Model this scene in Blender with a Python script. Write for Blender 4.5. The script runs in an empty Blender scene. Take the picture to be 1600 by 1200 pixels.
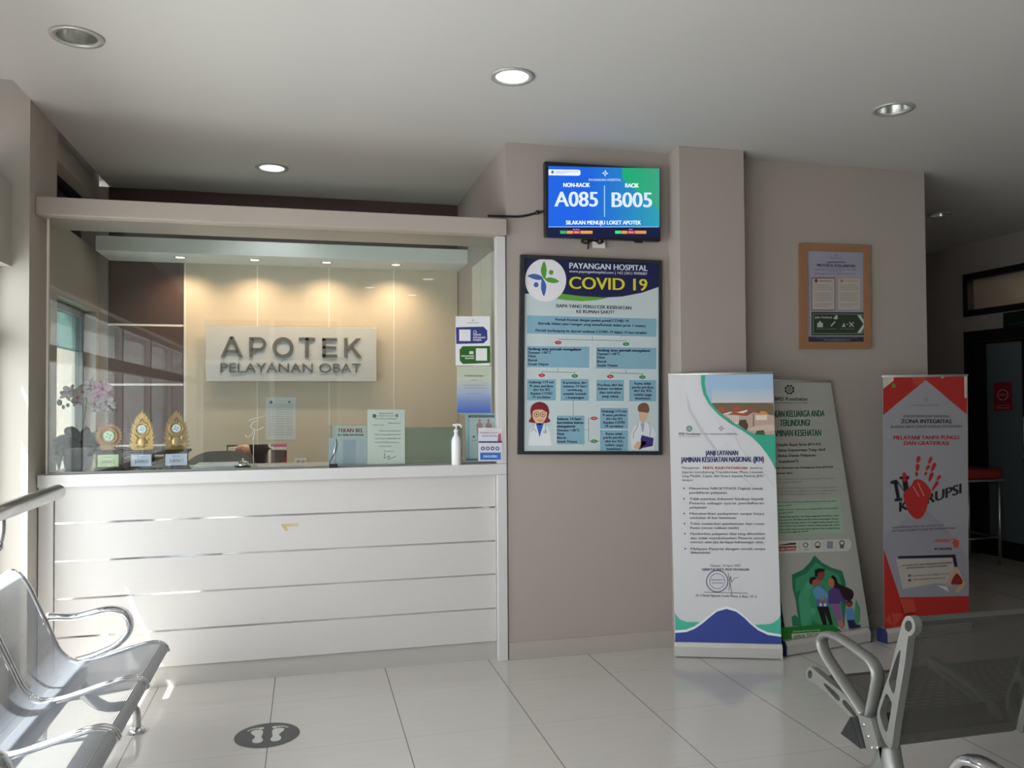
import bpy, bmesh, math, random
from mathutils import Vector, Matrix
from math import sin, cos, pi, radians, sqrt, atan2

scene = bpy.context.scene
C = scene.collection
random.seed(7)

# ------------------------------------------------------------------ camera
F_PX = 1290.0
VX = Vector((0.970, -0.001, 0.242)); VY = Vector((-0.242, 0.023, 0.970)); VZ = Vector((-0.00659, -0.99974, 0.02199))
VX.normalize(); VY = (VY - VX * VY.dot(VX)).normalized(); VZ = VX.cross(VY)
EYE = Vector((0.0, 0.0, 1.5))
cam_d = bpy.data.cameras.new('camera'); cam = bpy.data.objects.new('camera', cam_d); C.objects.link(cam)
cam_d.sensor_width = 36.0; cam_d.lens = F_PX / 1600.0 * 36.0; cam_d.clip_start = 0.05
# columns of the camera matrix: right, up, back, in world axes
right = Vector((VX.x, VY.x, VZ.x)); down = Vector((VX.y, VY.y, VZ.y)); fwd = Vector((VX.z, VY.z, VZ.z))
M = Matrix((right, -down, -fwd)).transposed().to_4x4(); M.translation = EYE
cam.matrix_world = M
scene.camera = cam

# ------------------------------------------------------------------ world, sun, daylight
scene.view_settings.view_transform = 'Standard'
scene.view_settings.look = 'None'
scene.view_settings.gamma = 1.0
scene.view_settings.use_curve_mapping = False
scene.view_settings.exposure = 0.15
scene.cycles.use_denoising = True
scene.cycles.max_bounces = 10
scene.cycles.transparent_max_bounces = 16
scene.cycles.caustics_reflective = False
scene.cycles.sample_clamp_indirect = 6.0
W = bpy.data.worlds.new('sky'); scene.world = W; W.use_nodes = True
bg = W.node_tree.nodes['Background']; bg.inputs[0].default_value = (0.95, 0.975, 1.0, 1); bg.inputs[1].default_value = 3.4

def lamp(name, kind, loc, energy, color=(1, 1, 1), rot=None, aim=None, **kw):
    d = bpy.data.lights.new(name, kind); d.energy = energy; d.color = color
    for k, v in kw.items(): setattr(d, k, v)
    o = bpy.data.objects.new(name, d); C.objects.link(o); o.location = loc
    if aim is not None: o.rotation_euler = Vector(aim).to_track_quat('-Z', 'Y').to_euler()
    return o
lamp('sun', 'SUN', (-6, 0, 8), 40.0, (1.0, 0.97, 0.92), aim=(0.39, 0.15, -0.92), angle=0.009)
# daylight entering by the lobby windows (left) and by the window beside the counter
lamp('daylight_windows', 'AREA', (-1.95, 0.4, 1.27), 185.0, (1.0, 0.975, 0.965), aim=(1, 0.10, -0.02), shape='RECTANGLE', size=7.6, size_y=1.85)

# ------------------------------------------------------------------ helpers
def lin(c):
    return c / 12.92 if c <= 0.04045 else ((c + 0.055) / 1.055) ** 2.4
def hexc(h):
    h = h.lstrip('#'); return tuple(lin(int(h[i:i + 2], 16) / 255.0) for i in (0, 2, 4)) + (1.0,)

MATS = {}
def mat(name, col, rough=0.5, metal=0.0, emit=0.0, spec=0.5, coat=0.0, noise=0.0, nscale=20.0, stretch=(1, 1, 1), bump=0.0, trans=0.0):
    if name in MATS: return MATS[name]
    m = bpy.data.materials.new(name); m.use_nodes = True; nt = m.node_tree
    b = nt.nodes['Principled BSDF']
    c = hexc(col) if isinstance(col, str) else tuple(col) + (1.0,)
    b.inputs['Base Color'].default_value = c
    b.inputs['Roughness'].default_value = rough; b.inputs['Metallic'].default_value = metal
    b.inputs['Specular IOR Level'].default_value = spec; b.inputs['Coat Weight'].default_value = coat
    b.inputs['Transmission Weight'].default_value = trans
    if emit:
        b.inputs['Emission Color'].default_value = c; b.inputs['Emission Strength'].default_value = emit
    if noise or bump:
        tc = nt.nodes.new('ShaderNodeTexCoord'); mp = nt.nodes.new('ShaderNodeMapping'); mp.inputs['Scale'].default_value = stretch
        nz = nt.nodes.new('ShaderNodeTexNoise'); nz.inputs['Scale'].default_value = nscale; nz.inputs['Detail'].default_value = 4
        nt.links.new(tc.outputs['Object'], mp.inputs[0]); nt.links.new(mp.outputs[0], nz.inputs['Vector'])
        if noise:
            mx = nt.nodes.new('ShaderNodeMix'); mx.data_type = 'RGBA'
            mx.inputs[6].default_value = tuple(v * (1 - noise) for v in c[:3]) + (1,)
            mx.inputs[7].default_value = tuple(min(1, v * (1 + noise)) for v in c[:3]) + (1,)
            nt.links.new(nz.outputs[0], mx.inputs[0]); nt.links.new(mx.outputs[2], b.inputs['Base Color'])
        if bump:
            bp = nt.nodes.new('ShaderNodeBump'); bp.inputs['Strength'].default_value = bump; bp.inputs['Distance'].default_value = 0.002
            nt.links.new(nz.outputs[0], bp.inputs['Height']); nt.links.new(bp.outputs[0], b.inputs['Normal'])
    MATS[name] = m; return m

def glass(name, tint, refl=1.0, rough=0.0, frost=0.0, fcol=(0.8, 0.85, 0.85)):
    if name in MATS: return MATS[name]
    m = bpy.data.materials.new(name); m.use_nodes = True; nt = m.node_tree; nt.nodes.clear()
    out = nt.nodes.new('ShaderNodeOutputMaterial'); mix = nt.nodes.new('ShaderNodeMixShader')
    tr = nt.nodes.new('ShaderNodeBsdfTransparent'); tr.inputs[0].default_value = tuple(tint) + (1,)
    gl = nt.nodes.new('ShaderNodeBsdfGlossy'); gl.inputs['Roughness'].default_value = rough; gl.inputs[0].default_value = (refl, refl, refl, 1)
    lw = nt.nodes.new('ShaderNodeLayerWeight'); pw = nt.nodes.new('ShaderNodeMath'); pw.operation = 'POWER'; pw.inputs[1].default_value = 3.4
    ma = nt.nodes.new('ShaderNodeMath'); ma.operation = 'MULTIPLY_ADD'; ma.inputs[1].default_value = 0.9; ma.inputs[2].default_value = 0.04
    nt.links.new(lw.outputs['Facing'], pw.inputs[0]); nt.links.new(pw.outputs[0], ma.inputs[0]); nt.links.new(ma.outputs[0], mix.inputs[0])
    src = tr.outputs[0]
    if frost:
        df = nt.nodes.new('ShaderNodeBsdfDiffuse'); df.inputs[0].default_value = tuple(fcol) + (1,)
        m2 = nt.nodes.new('ShaderNodeMixShader'); m2.inputs[0].default_value = frost
        nt.links.new(tr.outputs[0], m2.inputs[1]); nt.links.new(df.outputs[0], m2.inputs[2]); src = m2.outputs[0]
    nt.links.new(src, mix.inputs[1]); nt.links.new(gl.outputs[0], mix.inputs[2]); nt.links.new(mix.outputs[0], out.inputs[0])
    MATS[name] = m; return m

def perforated(name, col, pitch=0.0075, rough=0.35, metal=0.75):
    """sheet steel with rows of punched round holes, laid out on the UVs (metres)"""
    if name in MATS: return MATS[name]
    m = bpy.data.materials.new(name); m.use_nodes = True; nt = m.node_tree; b = nt.nodes['Principled BSDF']
    b.inputs['Base Color'].default_value = hexc(col); b.inputs['Roughness'].default_value = rough; b.inputs['Metallic'].default_value = metal
    uv = nt.nodes.new('ShaderNodeUVMap'); uv.uv_map = 'UVMap'
    sc = nt.nodes.new('ShaderNodeVectorMath'); sc.operation = 'SCALE'; sc.inputs['Scale'].default_value = 1.0 / pitch
    fr = nt.nodes.new('ShaderNodeVectorMath'); fr.operation = 'FRACTION'
    sb = nt.nodes.new('ShaderNodeVectorMath'); sb.operation = 'SUBTRACT'; sb.inputs[1].default_value = (0.5, 0.5, 0)
    ml = nt.nodes.new('ShaderNodeVectorMath'); ml.operation = 'MULTIPLY'; ml.inputs[1].default_value = (1, 1, 0)
    ln = nt.nodes.new('ShaderNodeVectorMath'); ln.operation = 'LENGTH'
    gt = nt.nodes.new('ShaderNodeMath'); gt.operation = 'GREATER_THAN'; gt.inputs[1].default_value = 0.24
    L = nt.links.new
    L(uv.outputs[0], sc.inputs[0]); L(sc.outputs[0], fr.inputs[0]); L(fr.outputs[0], sb.inputs[0]); L(sb.outputs[0], ml.inputs[0]); L(ml.outputs[0], ln.inputs[0])
    L(ln.outputs['Value'], gt.inputs[0]); L(gt.outputs[0], b.inputs['Alpha'])
    MATS[name] = m; return m

def props(o, label=None, cat=None, group=None, kind=None):
    if label: o['label'] = label
    if cat: o['category'] = cat
    if group: o['group'] = group
    if kind: o['kind'] = kind
    return o
def thing(name, label, cat, loc=(0, 0, 0), rz=0.0, group=None):
    o = bpy.data.objects.new(name, None); C.objects.link(o); o.empty_display_size = 0.1
    o.location = loc; o.rotation_euler = (0, 0, rz)
    o['mw'] = 0
    del o['mw']
    return props(o, label, cat, group)
def root_matrix(o):
    while o.parent: o = o.parent
    return Matrix.Translation(o.location) @ o.rotation_euler.to_matrix().to_4x4()
def obj(name, bm, mats, parent=None, smooth=False, local=False, label=None):
    """one mesh object; a part's shape is given in world axes unless local"""
    if parent is not None and not local:
        bm.transform(root_matrix(parent).inverted())
    me = bpy.data.meshes.new(name); bm.to_mesh(me); bm.free()
    if not isinstance(mats, (list, tuple)): mats = [mats]
    for m in mats: me.materials.append(m)
    if smooth:
        for p in me.polygons: p.use_smooth = True
    o = bpy.data.objects.new(name, me); C.objects.link(o)
    if parent is not None: o.parent = parent
    if label: o['label'] = label
    return o
def struct(name, bm, mats, parent=None, smooth=False):
    o = obj(name, bm, mats, parent, smooth)
    if parent is None: o['kind'] = 'structure'
    return o
def copy_tree(o, parent=None):
    c = o.copy(); C.objects.link(c)
    if parent is not None: c.parent = parent
    for ch in list(o.children): copy_tree(ch, c)
    return c
def B(): return bmesh.new()

def join(bm, other):
    me = bpy.data.meshes.new('tmp'); other.to_mesh(me); other.free(); bm.from_mesh(me); bpy.data.meshes.remove(me)
def box(bm, a, b, bev=0.0, mi=0):
    a, b = Vector(a), Vector(b)
    t = bmesh.new(); bmesh.ops.create_cube(t, size=1.0)
    s = b - a
    bmesh.ops.scale(t, vec=(abs(s.x), abs(s.y), abs(s.z)), verts=t.verts); bmesh.ops.translate(t, vec=(a + b) / 2, verts=t.verts)
    if bev: bmesh.ops.bevel(t, geom=list(t.edges), offset=bev, segments=2, affect='EDGES', profile=0.5)
    for f in t.faces: f.material_index = mi
    join(bm, t); return bm
def xbox(bm, M4, sx, sy, sz, bev=0.0, mi=0):
    t = bmesh.new(); bmesh.ops.create_cube(t, size=1.0); bmesh.ops.scale(t, vec=(sx, sy, sz), verts=t.verts)
    if bev: bmesh.ops.bevel(t, geom=list(t.edges), offset=bev, segments=2, affect='EDGES', profile=0.5)
    for f in t.faces: f.material_index = mi
    t.transform(M4); join(bm, t); return bm
def prism(bm, pts, vec, mi=0):
    """planar polygon (3D points) extruded along vec"""
    vec = Vector(vec)
    v0 = [bm.verts.new(p) for p in pts]; v1 = [bm.verts.new(Vector(p) + vec) for p in pts]
    fs = [bm.faces.new(v0), bm.faces.new(list(reversed(v1)))]
    n = len(pts)
    for i in range(n): fs.append(bm.faces.new((v0[i], v1[i], v1[(i + 1) % n], v0[(i + 1) % n])))
    for f in fs: f.material_index = mi
    bmesh.ops.recalc_face_normals(bm, faces=fs)
    return bm
def ring_prism(bm, outer, holes, vec, mi=0):
    """polygon with holes extruded along vec"""
    vec = Vector(vec); t = bmesh.new(); edges = []
    for lp in [outer] + holes:
        vs = [t.verts.new(p) for p in lp]
        for i in range(len(vs)): edges.append(t.edges.new((vs[i], vs[(i + 1) % len(vs)])))
    bmesh.ops.triangle_fill(t, edges=edges, use_beauty=True)
    r = bmesh.ops.extrude_face_region(t, geom=list(t.faces))
    bmesh.ops.translate(t, vec=vec, verts=[g for g in r['geom'] if isinstance(g, bmesh.types.BMVert)])
    bmesh.ops.recalc_face_normals(t, faces=t.faces)
    for f in t.faces: f.material_index = mi
    join(bm, t); return bm
def smooth_path(pts, n=6, closed=False):
    P = [Vector(p) for p in pts]; out = []; N = len(P)
    rng = range(N) if closed else range(N - 1)
    for i in rng:
        if closed: a, b, c, d = P[i - 1], P[i], P[(i + 1) % N], P[(i + 2) % N]
        else: a, b, c, d = P[max(i - 1, 0)], P[i], P[i + 1], P[min(i + 2, N - 1)]
        for k in range(n):
            t = k / n
            out.append(0.5 * ((2 * b) + (c - a) * t + (2 * a - 5 * b + 4 * c - d) * t * t + (3 * b - a - 3 * c + d) * t ** 3))
    if not closed: out.append(P[-1])
    return out
def tube(bm, path, r, n=10, closed=False, mi=0, flat=1.0, up=None):
    P = [Vector(p) for p in path]; N = len(P)
    rad = r if isinstance(r, (list, tuple)) else [r] * N
    rings = []; prev = None
    for i in range(N):
        if closed: d = P[(i + 1) % N] - P[i - 1]
        else: d = P[min(i + 1, N - 1)] - P[max(i - 1, 0)]
        d.normalize()
        if prev is None:
            ref = Vector(up) if up else (Vector((0, 0, 1)) if abs(d.z) < 0.9 else Vector((1, 0, 0)))
        else: ref = prev
        s = d.cross(ref); s.normalize(); u = s.cross(d); u.normalize(); prev = u
        rings.append([bm.verts.new(P[i] + (s * cos(2 * pi * k / n) * flat + u * sin(2 * pi * k / n)) * rad[i]) for k in range(n)])
    fs = []
    for i in range(N if closed else N - 1):
        a, b = rings[i], rings[(i + 1) % N]
        for k in range(n): fs.append(bm.faces.new((a[k], a[(k + 1) % n], b[(k + 1) % n], b[k])))
    if not closed:
        fs.append(bm.faces.new(list(reversed(rings[0])))); fs.append(bm.faces.new(rings[-1]))
    for f in fs: f.material_index = mi; f.smooth = True
    bmesh.ops.recalc_face_normals(bm, faces=fs)
    return bm
def lathe(bm, prof, c=(0, 0, 0), n=24, mi=0, cap=True):
    c = Vector(c); rings = []
    for r, z in prof: rings.append([bm.verts.new(c + Vector((r * cos(2 * pi * k / n), r * sin(2 * pi * k / n), z))) for k in range(n)])
    fs = []
    for a, b in zip(rings, rings[1:]):
        for k in range(n): fs.append(bm.faces.new((a[k], a[(k + 1) % n], b[(k + 1) % n], b[k])))
    if cap:
        fs.append(bm.faces.new(list(reversed(rings[0])))); fs.append(bm.faces.new(rings[-1]))
    for f in fs: f.material_index = mi; f.smooth = True
    return bm
def ball(bm, c, r, s=(1, 1, 1), seg=12, mi=0, rot=None):
    t = bmesh.new(); bmesh.ops.create_uvsphere(t, u_segments=seg, v_segments=max(6, seg * 2 // 3), radius=r)
    bmesh.ops.scale(t, vec=s, verts=t.verts)
    if rot is not None: t.transform(rot)
    bmesh.ops.translate(t, vec=c, verts=t.verts)
    for f in t.faces: f.material_index = mi; f.smooth = True
    join(bm, t); return bm
def sheet(bm, path, vec, thick=0.0, mi=0):
    """ribbon along path swept by vec, UVs in metres"""
    uvl = bm.loops.layers.uv.get('UVMap') or bm.loops.layers.uv.new('UVMap')
    P = [Vector(p) for p in path]; vec = Vector(vec); L = vec.length
    rows = [(bm.verts.new(p), bm.verts.new(p + vec)) for p in P]
    s = 0.0
    for i in range(len(P) - 1):
        d = (P[i + 1] - P[i]).length
        f = bm.faces.new((rows[i][0], rows[i + 1][0], rows[i + 1][1], rows[i][1]))
        for lp, uvv in zip(f.loops, ((s, 0), (s + d, 0), (s + d, L), (s, L))): lp[uvl].uv = uvv
        f.material_index = mi; f.smooth = True; s += d
    return bm

# ------------------------------------------------------------------ flat artwork (posters, screens, signs)
def ray(px, py):
    v = Vector(((px - 800.0) / F_PX, (py - 600.0) / F_PX, 1.0))
    return Vector((VX.dot(v), VY.dot(v), VZ.dot(v)))
def at(px, py, axis, val):
    r = ray(px, py); t = (val - EYE[axis]) / r[axis]; return EYE + r * t

_TXT = {}
def text_shape(s, bold):
    bold = 0; key = (s, bold)
    if key in _TXT: return _TXT[key]
    cu = bpy.data.curves.new('t', 'FONT'); cu.body = s; cu.size = 1.0; cu.resolution_u = 4; cu.offset = 0.0
    o = bpy.data.objects.new('t', cu)
    me = bpy.data.meshes.new_from_object(o)
    vs = [(v.co.x, v.co.y) for v in me.vertices]; fs = [tuple(p.vertices) for p in me.polygons]
    bpy.data.meshes.remove(me); bpy.data.objects.remove(o); bpy.data.curves.remove(cu)
    x0 = min(v[0] for v in vs); x1 = max(v[0] for v in vs)
    _TXT[key] = ([(v[0] - x0, v[1]) for v in vs], fs, max(x1 - x0, 1e-4)); return _TXT[key]
CAP = max(v[1] for v in text_shape('H', 0)[0])

def print_mat(h, emit=0.0, rough=0.45):
    return mat(('screen_' if emit else 'print_') + h + ('' if not emit else '_%g' % emit), h, rough, emit=emit, spec=0.35)
class Art:
    """a flat printed sheet: every colour area and letter lies on one plane, all in one mesh"""
    def __init__(s, o, u, v, emit=0.0, step=0.0005, rough=0.45):
        s.o = Vector(o); s.u = Vector(u).normalized(); s.v = Vector(v); s.v = (s.v - s.u * s.v.dot(s.u)).normalized()
        s.n = s.u.cross(s.v); s.emit = emit; s.V = []; s.Fc = []; s.MI = []; s.mats = []; s.step = step; s.rough = rough
        s.cx = s.cy = 0.0; s.k = 1.0
    def crop(s, x, y, k): s.cx, s.cy, s.k = x, y, k; return s
    def m(s, x, y):
        r = ray(s.cx + x * s.k, s.cy + y * s.k); t = (s.o - EYE).dot(s.n) / r.dot(s.n); p = EYE + r * t - s.o
        return (p.dot(s.u), p.dot(s.v))
    def mi(s, h, emit=None):
        mt = print_mat(h, s.emit if emit is None else emit, s.rough)
        if mt not in s.mats: s.mats.append(mt)
        return s.mats.index(mt)
    def p3(s, ab, lay): return s.o + s.u * ab[0] + s.v * ab[1] + s.n * (s.step * lay)
    def raw(s, pts, h, lay, emit=None):
        b = len(s.V); s.V += [s.p3(p, lay) for p in pts]; s.Fc.append(tuple(range(b, b + len(pts)))); s.MI.append(s.mi(h, emit)); return s
    def poly(s, pts, h, lay=1, emit=None): return s.raw([s.m(*p) for p in pts], h, lay, emit)
    def curve(s, pts, h, lay=1):
        q = smooth_path([(p[0], p[1], 0) for p in pts], 4, True); return s.poly([(p.x, p.y) for p in q], h, lay)
    def rect(s, x0, y0, x1, y1, h, lay=1, emit=None): return s.poly([(x0, y1), (x1, y1), (x1, y0), (x0, y0)], h, lay, emit)
    def ell(s, x, y, rx, ry, h, lay=2, n=24): return s.poly([(x + rx * cos(2 * pi * i / n), y + ry * sin(2 * pi * i / n)) for i in range(n)], h, lay)
    def ringe(s, x, y, r0, r1, h, lay=2, n=28):
        for i in range(n):
            a, b = 2 * pi * i / n, 2 * pi * (i + 1) / n
            s.poly([(x + r0 * cos(a), y + r0 * sin(a)), (x + r1 * cos(a), y + r1 * sin(a)), (x + r1 * cos(b), y + r1 * sin(b)), (x + r0 * cos(b), y + r0 * sin(b))], h, lay)
        return s
    def line(s, pts, w, h, lay=2):
        for (x0, y0), (x1, y1) in zip(pts, pts[1:]):
            d = sqrt((x1 - x0) ** 2 + (y1 - y0) ** 2) or 1; nx, ny = -(y1 - y0) / d * w / 2, (x1 - x0) / d * w / 2
            s.poly([(x0 + nx, y0 + ny), (x1 + nx, y1 + ny), (x1 - nx, y1 - ny), (x0 - nx, y0 - ny)], h, lay)
        return s
    def grad(s, x0, y0, x1, y1, h0, h1, lay=1, n=10, vert=True, y0b=None):
        a = [int(h0[i:i + 2], 16) for i in (0, 2, 4)]; b = [int(h1[i:i + 2], 16) for i in (0, 2, 4)]
        for i in range(n):
            t = i / (n - 1); h = ''.join('%02x' % int(a[j] + (b[j] - a[j]) * t) for j in range(3))
            if vert: s.rect(x0, y0 + (y1 - y0) * i / n, x1, y0 + (y1 - y0) * (i + 1) / n, h, lay)
            else: s.rect(x0 + (x1 - x0) * i / n, y0, x0 + (x1 - x0) * (i + 1) / n, y1, h, lay)
        return s
    def text(s, t, x0, x1, y, cap, h, lay=4, bold=0, y1=None, sh=0.0):
        y1 = y if y1 is None else y1
        vs, fs, wd = text_shape(t, bold)
        p0, p1, pc = s.m(x0, y), s.m(x1, y1), s.m(x0 + sh, y - cap)
        mi = s.mi(h); wpx = sqrt((p1[0] - p0[0]) ** 2 + (p1[1] - p0[1]) ** 2); cpx = sqrt((pc[0] - p0[0]) ** 2 + (pc[1] - p0[1]) ** 2)
        dd = 0.032 * bold * cpx / max(wpx, 1e-6)
        for ki, ds in enumerate((0.0,) if not bold else (-dd, 0.0, dd)):
          b = len(s.V)
          for x, yy in vs:
            fx, fy = (x / wd) * (1 - 2 * dd) + dd + ds, yy / CAP
            s.V.append(s.p3((p0[0] + (p1[0] - p0[0]) * fx + (pc[0] - p0[0]) * fy, p0[1] + (p1[1] - p0[1]) * fx + (pc[1] - p0[1]) * fy), lay + 0.3 * ki))
          for f in fs: s.Fc.append(tuple(i + b for i in f)); s.MI.append(mi)
        return s
    def ctext(s, lines, xc, ys, cap, h, wch, bold=0, lay=4):
        for t, y in zip(lines, ys):
            w = len(t) * wch; s.text(t, xc - w / 2, xc + w / 2, y, cap, h, lay, bold)
        return s
    def backing(s, pts, h, thick):
        """the sheet itself: px outline, given thickness behind the print"""
        ab = [s.m(*p) for p in pts]; b = len(s.V); n = len(ab)
        s.V += [s.p3(p, 0) for p in ab] + [s.p3(p, 0) - s.n * thick for p in ab]
        mi = s.mi(h, 0.0)
        s.Fc.append(tuple(range(b, b + n))); s.MI.append(mi)
        s.Fc.append(tuple(reversed(range(b + n, b + 2 * n)))); s.MI.append(mi)
        for i in range(n):
            j = (i + 1) % n; s.Fc.append((b + i, b + n + i, b + n + j, b + j)); s.MI.append(mi)
        return s
    def done(s, name, parent):
        inv = root_matrix(parent).inverted()
        me = bpy.data.meshes.new(name); me.from_pydata([inv @ v for v in s.V], [], s.Fc)
        for m_ in s.mats: me.materials.append(m_)
        for p, i in zip(me.polygons, s.MI): p.material_index = i
        me.validate(); me.update()
        o = bpy.data.objects.new(name, me); C.objects.link(o); o.parent = parent
        return o

# ------------------------------------------------------------------ materials of the place
CEIL = 3.035
paint = mat('wall_paint', (0.388, 0.340, 0.306), 0.7, noise=0.02, nscale=3)
paint2 = mat('pillar_paint', (0.46, 0.43, 0.385), 0.65, noise=0.02, nscale=3)
ceil_m = mat('ceiling_paint', (0.54, 0.522, 0.50), 0.8)
white_lam = mat('white_laminate', (0.60, 0.578, 0.572), 0.4, noise=0.04, nscale=9, stretch=(1.5, 1, 40))
white_trim = mat('white_lacquer', (0.62, 0.61, 0.61), 0.35)
cream_trim = mat('cream_lacquer', (0.42, 0.365, 0.32), 0.4)
plinth_m = mat('plinth_grey', (0.47, 0.45, 0.43), 0.3)
chrome = mat('chrome', (0.75, 0.76, 0.80), 0.08, 1.0)
steel = mat('brushed_steel', (0.60, 0.60, 0.60), 0.28, 1.0)
alu = mat('cast_aluminium', (0.27, 0.27, 0.26), 0.45, 0.6)
alu_l = mat('banner_aluminium', (0.62, 0.61, 0.60), 0.38, 0.5)
black_p = mat('black_plastic', (0.012, 0.012, 0.014), 0.35)
black_f = mat('black_frame_paint', (0.006, 0.006, 0.006), 0.5)
brown = mat('brown_veneer', (0.085, 0.052, 0.048), 0.35, noise=0.18, nscale=8, stretch=(14, 1, 0.8))
creamp = mat('cream_cladding', (0.66, 0.58, 0.46), 0.4, noise=0.03, nscale=5, stretch=(10, 1, 0.5))
strip_m = mat('pale_joint_strip', (0.80, 0.78, 0.72), 0.3)
soffit_m = mat('soffit_white', (0.72, 0.76, 0.74), 0.5)
white_p = mat('white_plastic', (0.78, 0.78, 0.78), 0.4)
dark_wood = mat('dark_stained_wood', (0.03, 0.022, 0.02), 0.3)
wood_fr = mat('oak_frame', (0.31, 0.155, 0.08), 0.45, noise=0.12, nscale=12, stretch=(6, 6, 1))
counter_glass = glass('counter_glass', (0.925, 0.95, 0.935), 0.8)
win_glass = glass('window_glass', (0.95, 0.98, 0.98), 0.8)
teal_glass = glass('teal_film_glass', (0.38, 0.62, 0.62), 0.6)
frost_door = glass('frosted_door_glass', (0.5, 0.56, 0.6), 0.5, 0.15, 0.75, (0.16, 0.20, 0.23))
frost_pale = glass('frosted_transom_glass', (0.75, 0.7, 0.62), 0.4, 0.2, 0.5, (0.55, 0.50, 0.44))

def floor_material():
    m = bpy.data.materials.new('floor_tiles'); m.use_nodes = True; nt = m.node_tree; b = nt.nodes['Principled BSDF']; L = nt.links.new
    b.inputs['Roughness'].default_value = 0.11; b.inputs['Specular IOR Level'].default_value = 0.55
    tc = nt.nodes.new('ShaderNodeTexCoord'); sp = nt.nodes.new('ShaderNodeSeparateXYZ'); L(tc.outputs['Object'], sp.inputs[0])
    def mth(op, a, b_=None):
        n = nt.nodes.new('ShaderNodeMath'); n.operation = op
        for i, v in enumerate((a, b_)):
            if v is None: continue
            if isinstance(v, (int, float)): n.inputs[i].default_value = v
            else: L(v, n.inputs[i])
        return n.outputs[0]
    def grout(src, off, pitch, half):
        t = mth('DIVIDE', mth('SUBTRACT', src, off), pitch)
        d = mth('MULTIPLY', mth('ABSOLUTE', mth('SUBTRACT', mth('FRACT', mth('ADD', t, 0.5)), 0.5)), pitch)
        return mth('LESS_THAN', d, half)
    gx = grout(sp.outputs[0], -0.165, 0.597, 0.0022); gy = grout(sp.outputs[1], 4.335, 0.593, 0.0018)
    g = mth('MAXIMUM', mth('MULTIPLY', gx, 0.85), mth('MULTIPLY', gy, 0.28))
    mp = nt.nodes.new('ShaderNodeMapping'); mp.inputs['Scale'].default_value = (1.2, 9, 1); L(tc.outputs['Object'], mp.inputs[0])
    nz = nt.nodes.new('ShaderNodeTexNoise'); nz.inputs['Scale'].default_value = 3; nz.inputs['Detail'].default_value = 5; L(mp.outputs[0], nz.inputs['Vector'])
    mx = nt.nodes.new('ShaderNodeMix'); mx.data_type = 'RGBA'; L(nz.outputs[0], mx.inputs[0])
    mx.inputs[6].default_value = (0.54, 0.51, 0.48, 1); mx.inputs[7].default_value = (0.60, 0.568, 0.54, 1)
    m2 = nt.nodes.new('ShaderNodeMix'); m2.data_type = 'RGBA'; L(g, m2.inputs[0]); L(mx.outputs[2], m2.inputs[6]); m2.inputs[7].default_value = (0.10, 0.09, 0.08, 1)
    L(m2.outputs[2], b.inputs['Base Color'])
    return m
floor_m = floor_material()

# ------------------------------------------------------------------ room shell
struct('floor', box(B(), (-1.9, -3.6, -0.12), (7.4, 9.0, 0.0)), floor_m)
DOWN = [(-0.924, 3.742, 'off'), (0.943, 3.738, 'on'), (3.007, 3.707, 'off'), (-0.213, 5.555, 'on'), (5.115, 5.754, 'off'),
        (0.825, -1.57, 'on'), (1.474, -0.68, 'on'), (1.479, -2.24, 'on')]
R_DL = 0.088
bm = B()
ring_prism(bm, [(-1.34, -3.6, CEIL), (7.4, -3.6, CEIL), (7.4, 9.0, CEIL), (-1.34, 9.0, CEIL)],
           [[(x + R_DL * cos(2 * pi * k / 32), y + R_DL * sin(2 * pi * k / 32), CEIL) for k in range(32)] for x, y, s in DOWN], (0, 0, 0.05))
box(bm, (-1.9, -3.6, 3.125), (-1.34, 6.5, 3.2))
box(bm, (-1.9, -3.6, 3.2), (7.4, 9.0, 3.3))
struct('ceiling', bm, ceil_m)

def win_frame(bm, y0, y1, z0, z1, x0, x1, ys, zs, w=0.05):
    box(bm, (x0, y0, z0), (x1, y1, z0 + w)); box(bm, (x0, y0, z1 - w), (x1, y1, z1))
    for y in [y0, y1 - w] + ys: box(bm, (x0, y, z0 + w), (x1, y + w, z1 - w))
    for za, zb in zs: box(bm, (x0, y0 + w, za), (x1, y1 - w, zb))
# left side of the lobby: sill wall, lintel, recess above
bm = B()
box(bm, (-1.62, -3.5, 0), (-1.42, 4.567, 0.3))
box(bm, (-1.62, -3.5, 2.19), (-1.42, 4.567, 2.605))
box(bm, (-1.78, -3.5, 2.605), (-1.72, 4.567, 3.125))
# beside the counter: wall with a window and a dark clerestory
box(bm, (-1.61, 5.03, 0), (-1.41, 6.30, 1.0)); box(bm, (-1.61, 5.03, 2.147), (-1.41, 6.30, 2.575)); box(bm, (-1.61, 5.03, 2.935), (-1.41, 6.30, 3.125))
box(bm, (-1.61, 5.03, 1.0), (-1.41, 5.31, 2.147)); box(bm, (-1.61, 6.23, 1.0), (-1.41, 6.30, 2.147)); box(bm, (-1.61, 6.2, 2.575), (-1.41, 6.30, 2.935))
struct('wall_left', bm, paint2)
struct('pillar', box(B(), (-1.9, 4.567, 0), (-1.34, 5.03, 3.2)), paint2)
bm = B(); win_frame(bm, 5.31, 6.23, 1.0, 2.147, -1.53, -1.48, [], [], 0.05)
w1 = struct('window_1', bm, mat('grey_window_frame', (0.10, 0.11, 0.11), 0.4))
obj('window_pane', box(B(), (-1.51, 5.36, 1.05), (-1.502, 6.18, 1.86)), win_glass, w1)
obj('window_pane', box(B(), (-1.51, 5.36, 1.86), (-1.502, 6.18, 2.097)), teal_glass, w1)
bm = B(); win_frame(bm, 5.03, 6.2, 2.575, 2.935, -1.56, -1.50, [5.62], [], 0.04)
w3 = struct('window_3', bm, black_f); obj('window_pane', box(B(), (-1.535, 5.07, 2.6), (-1.525, 6.16, 2.9)), mat('dark_pane', (0.02, 0.022, 0.024), 0.12), w3)
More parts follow.
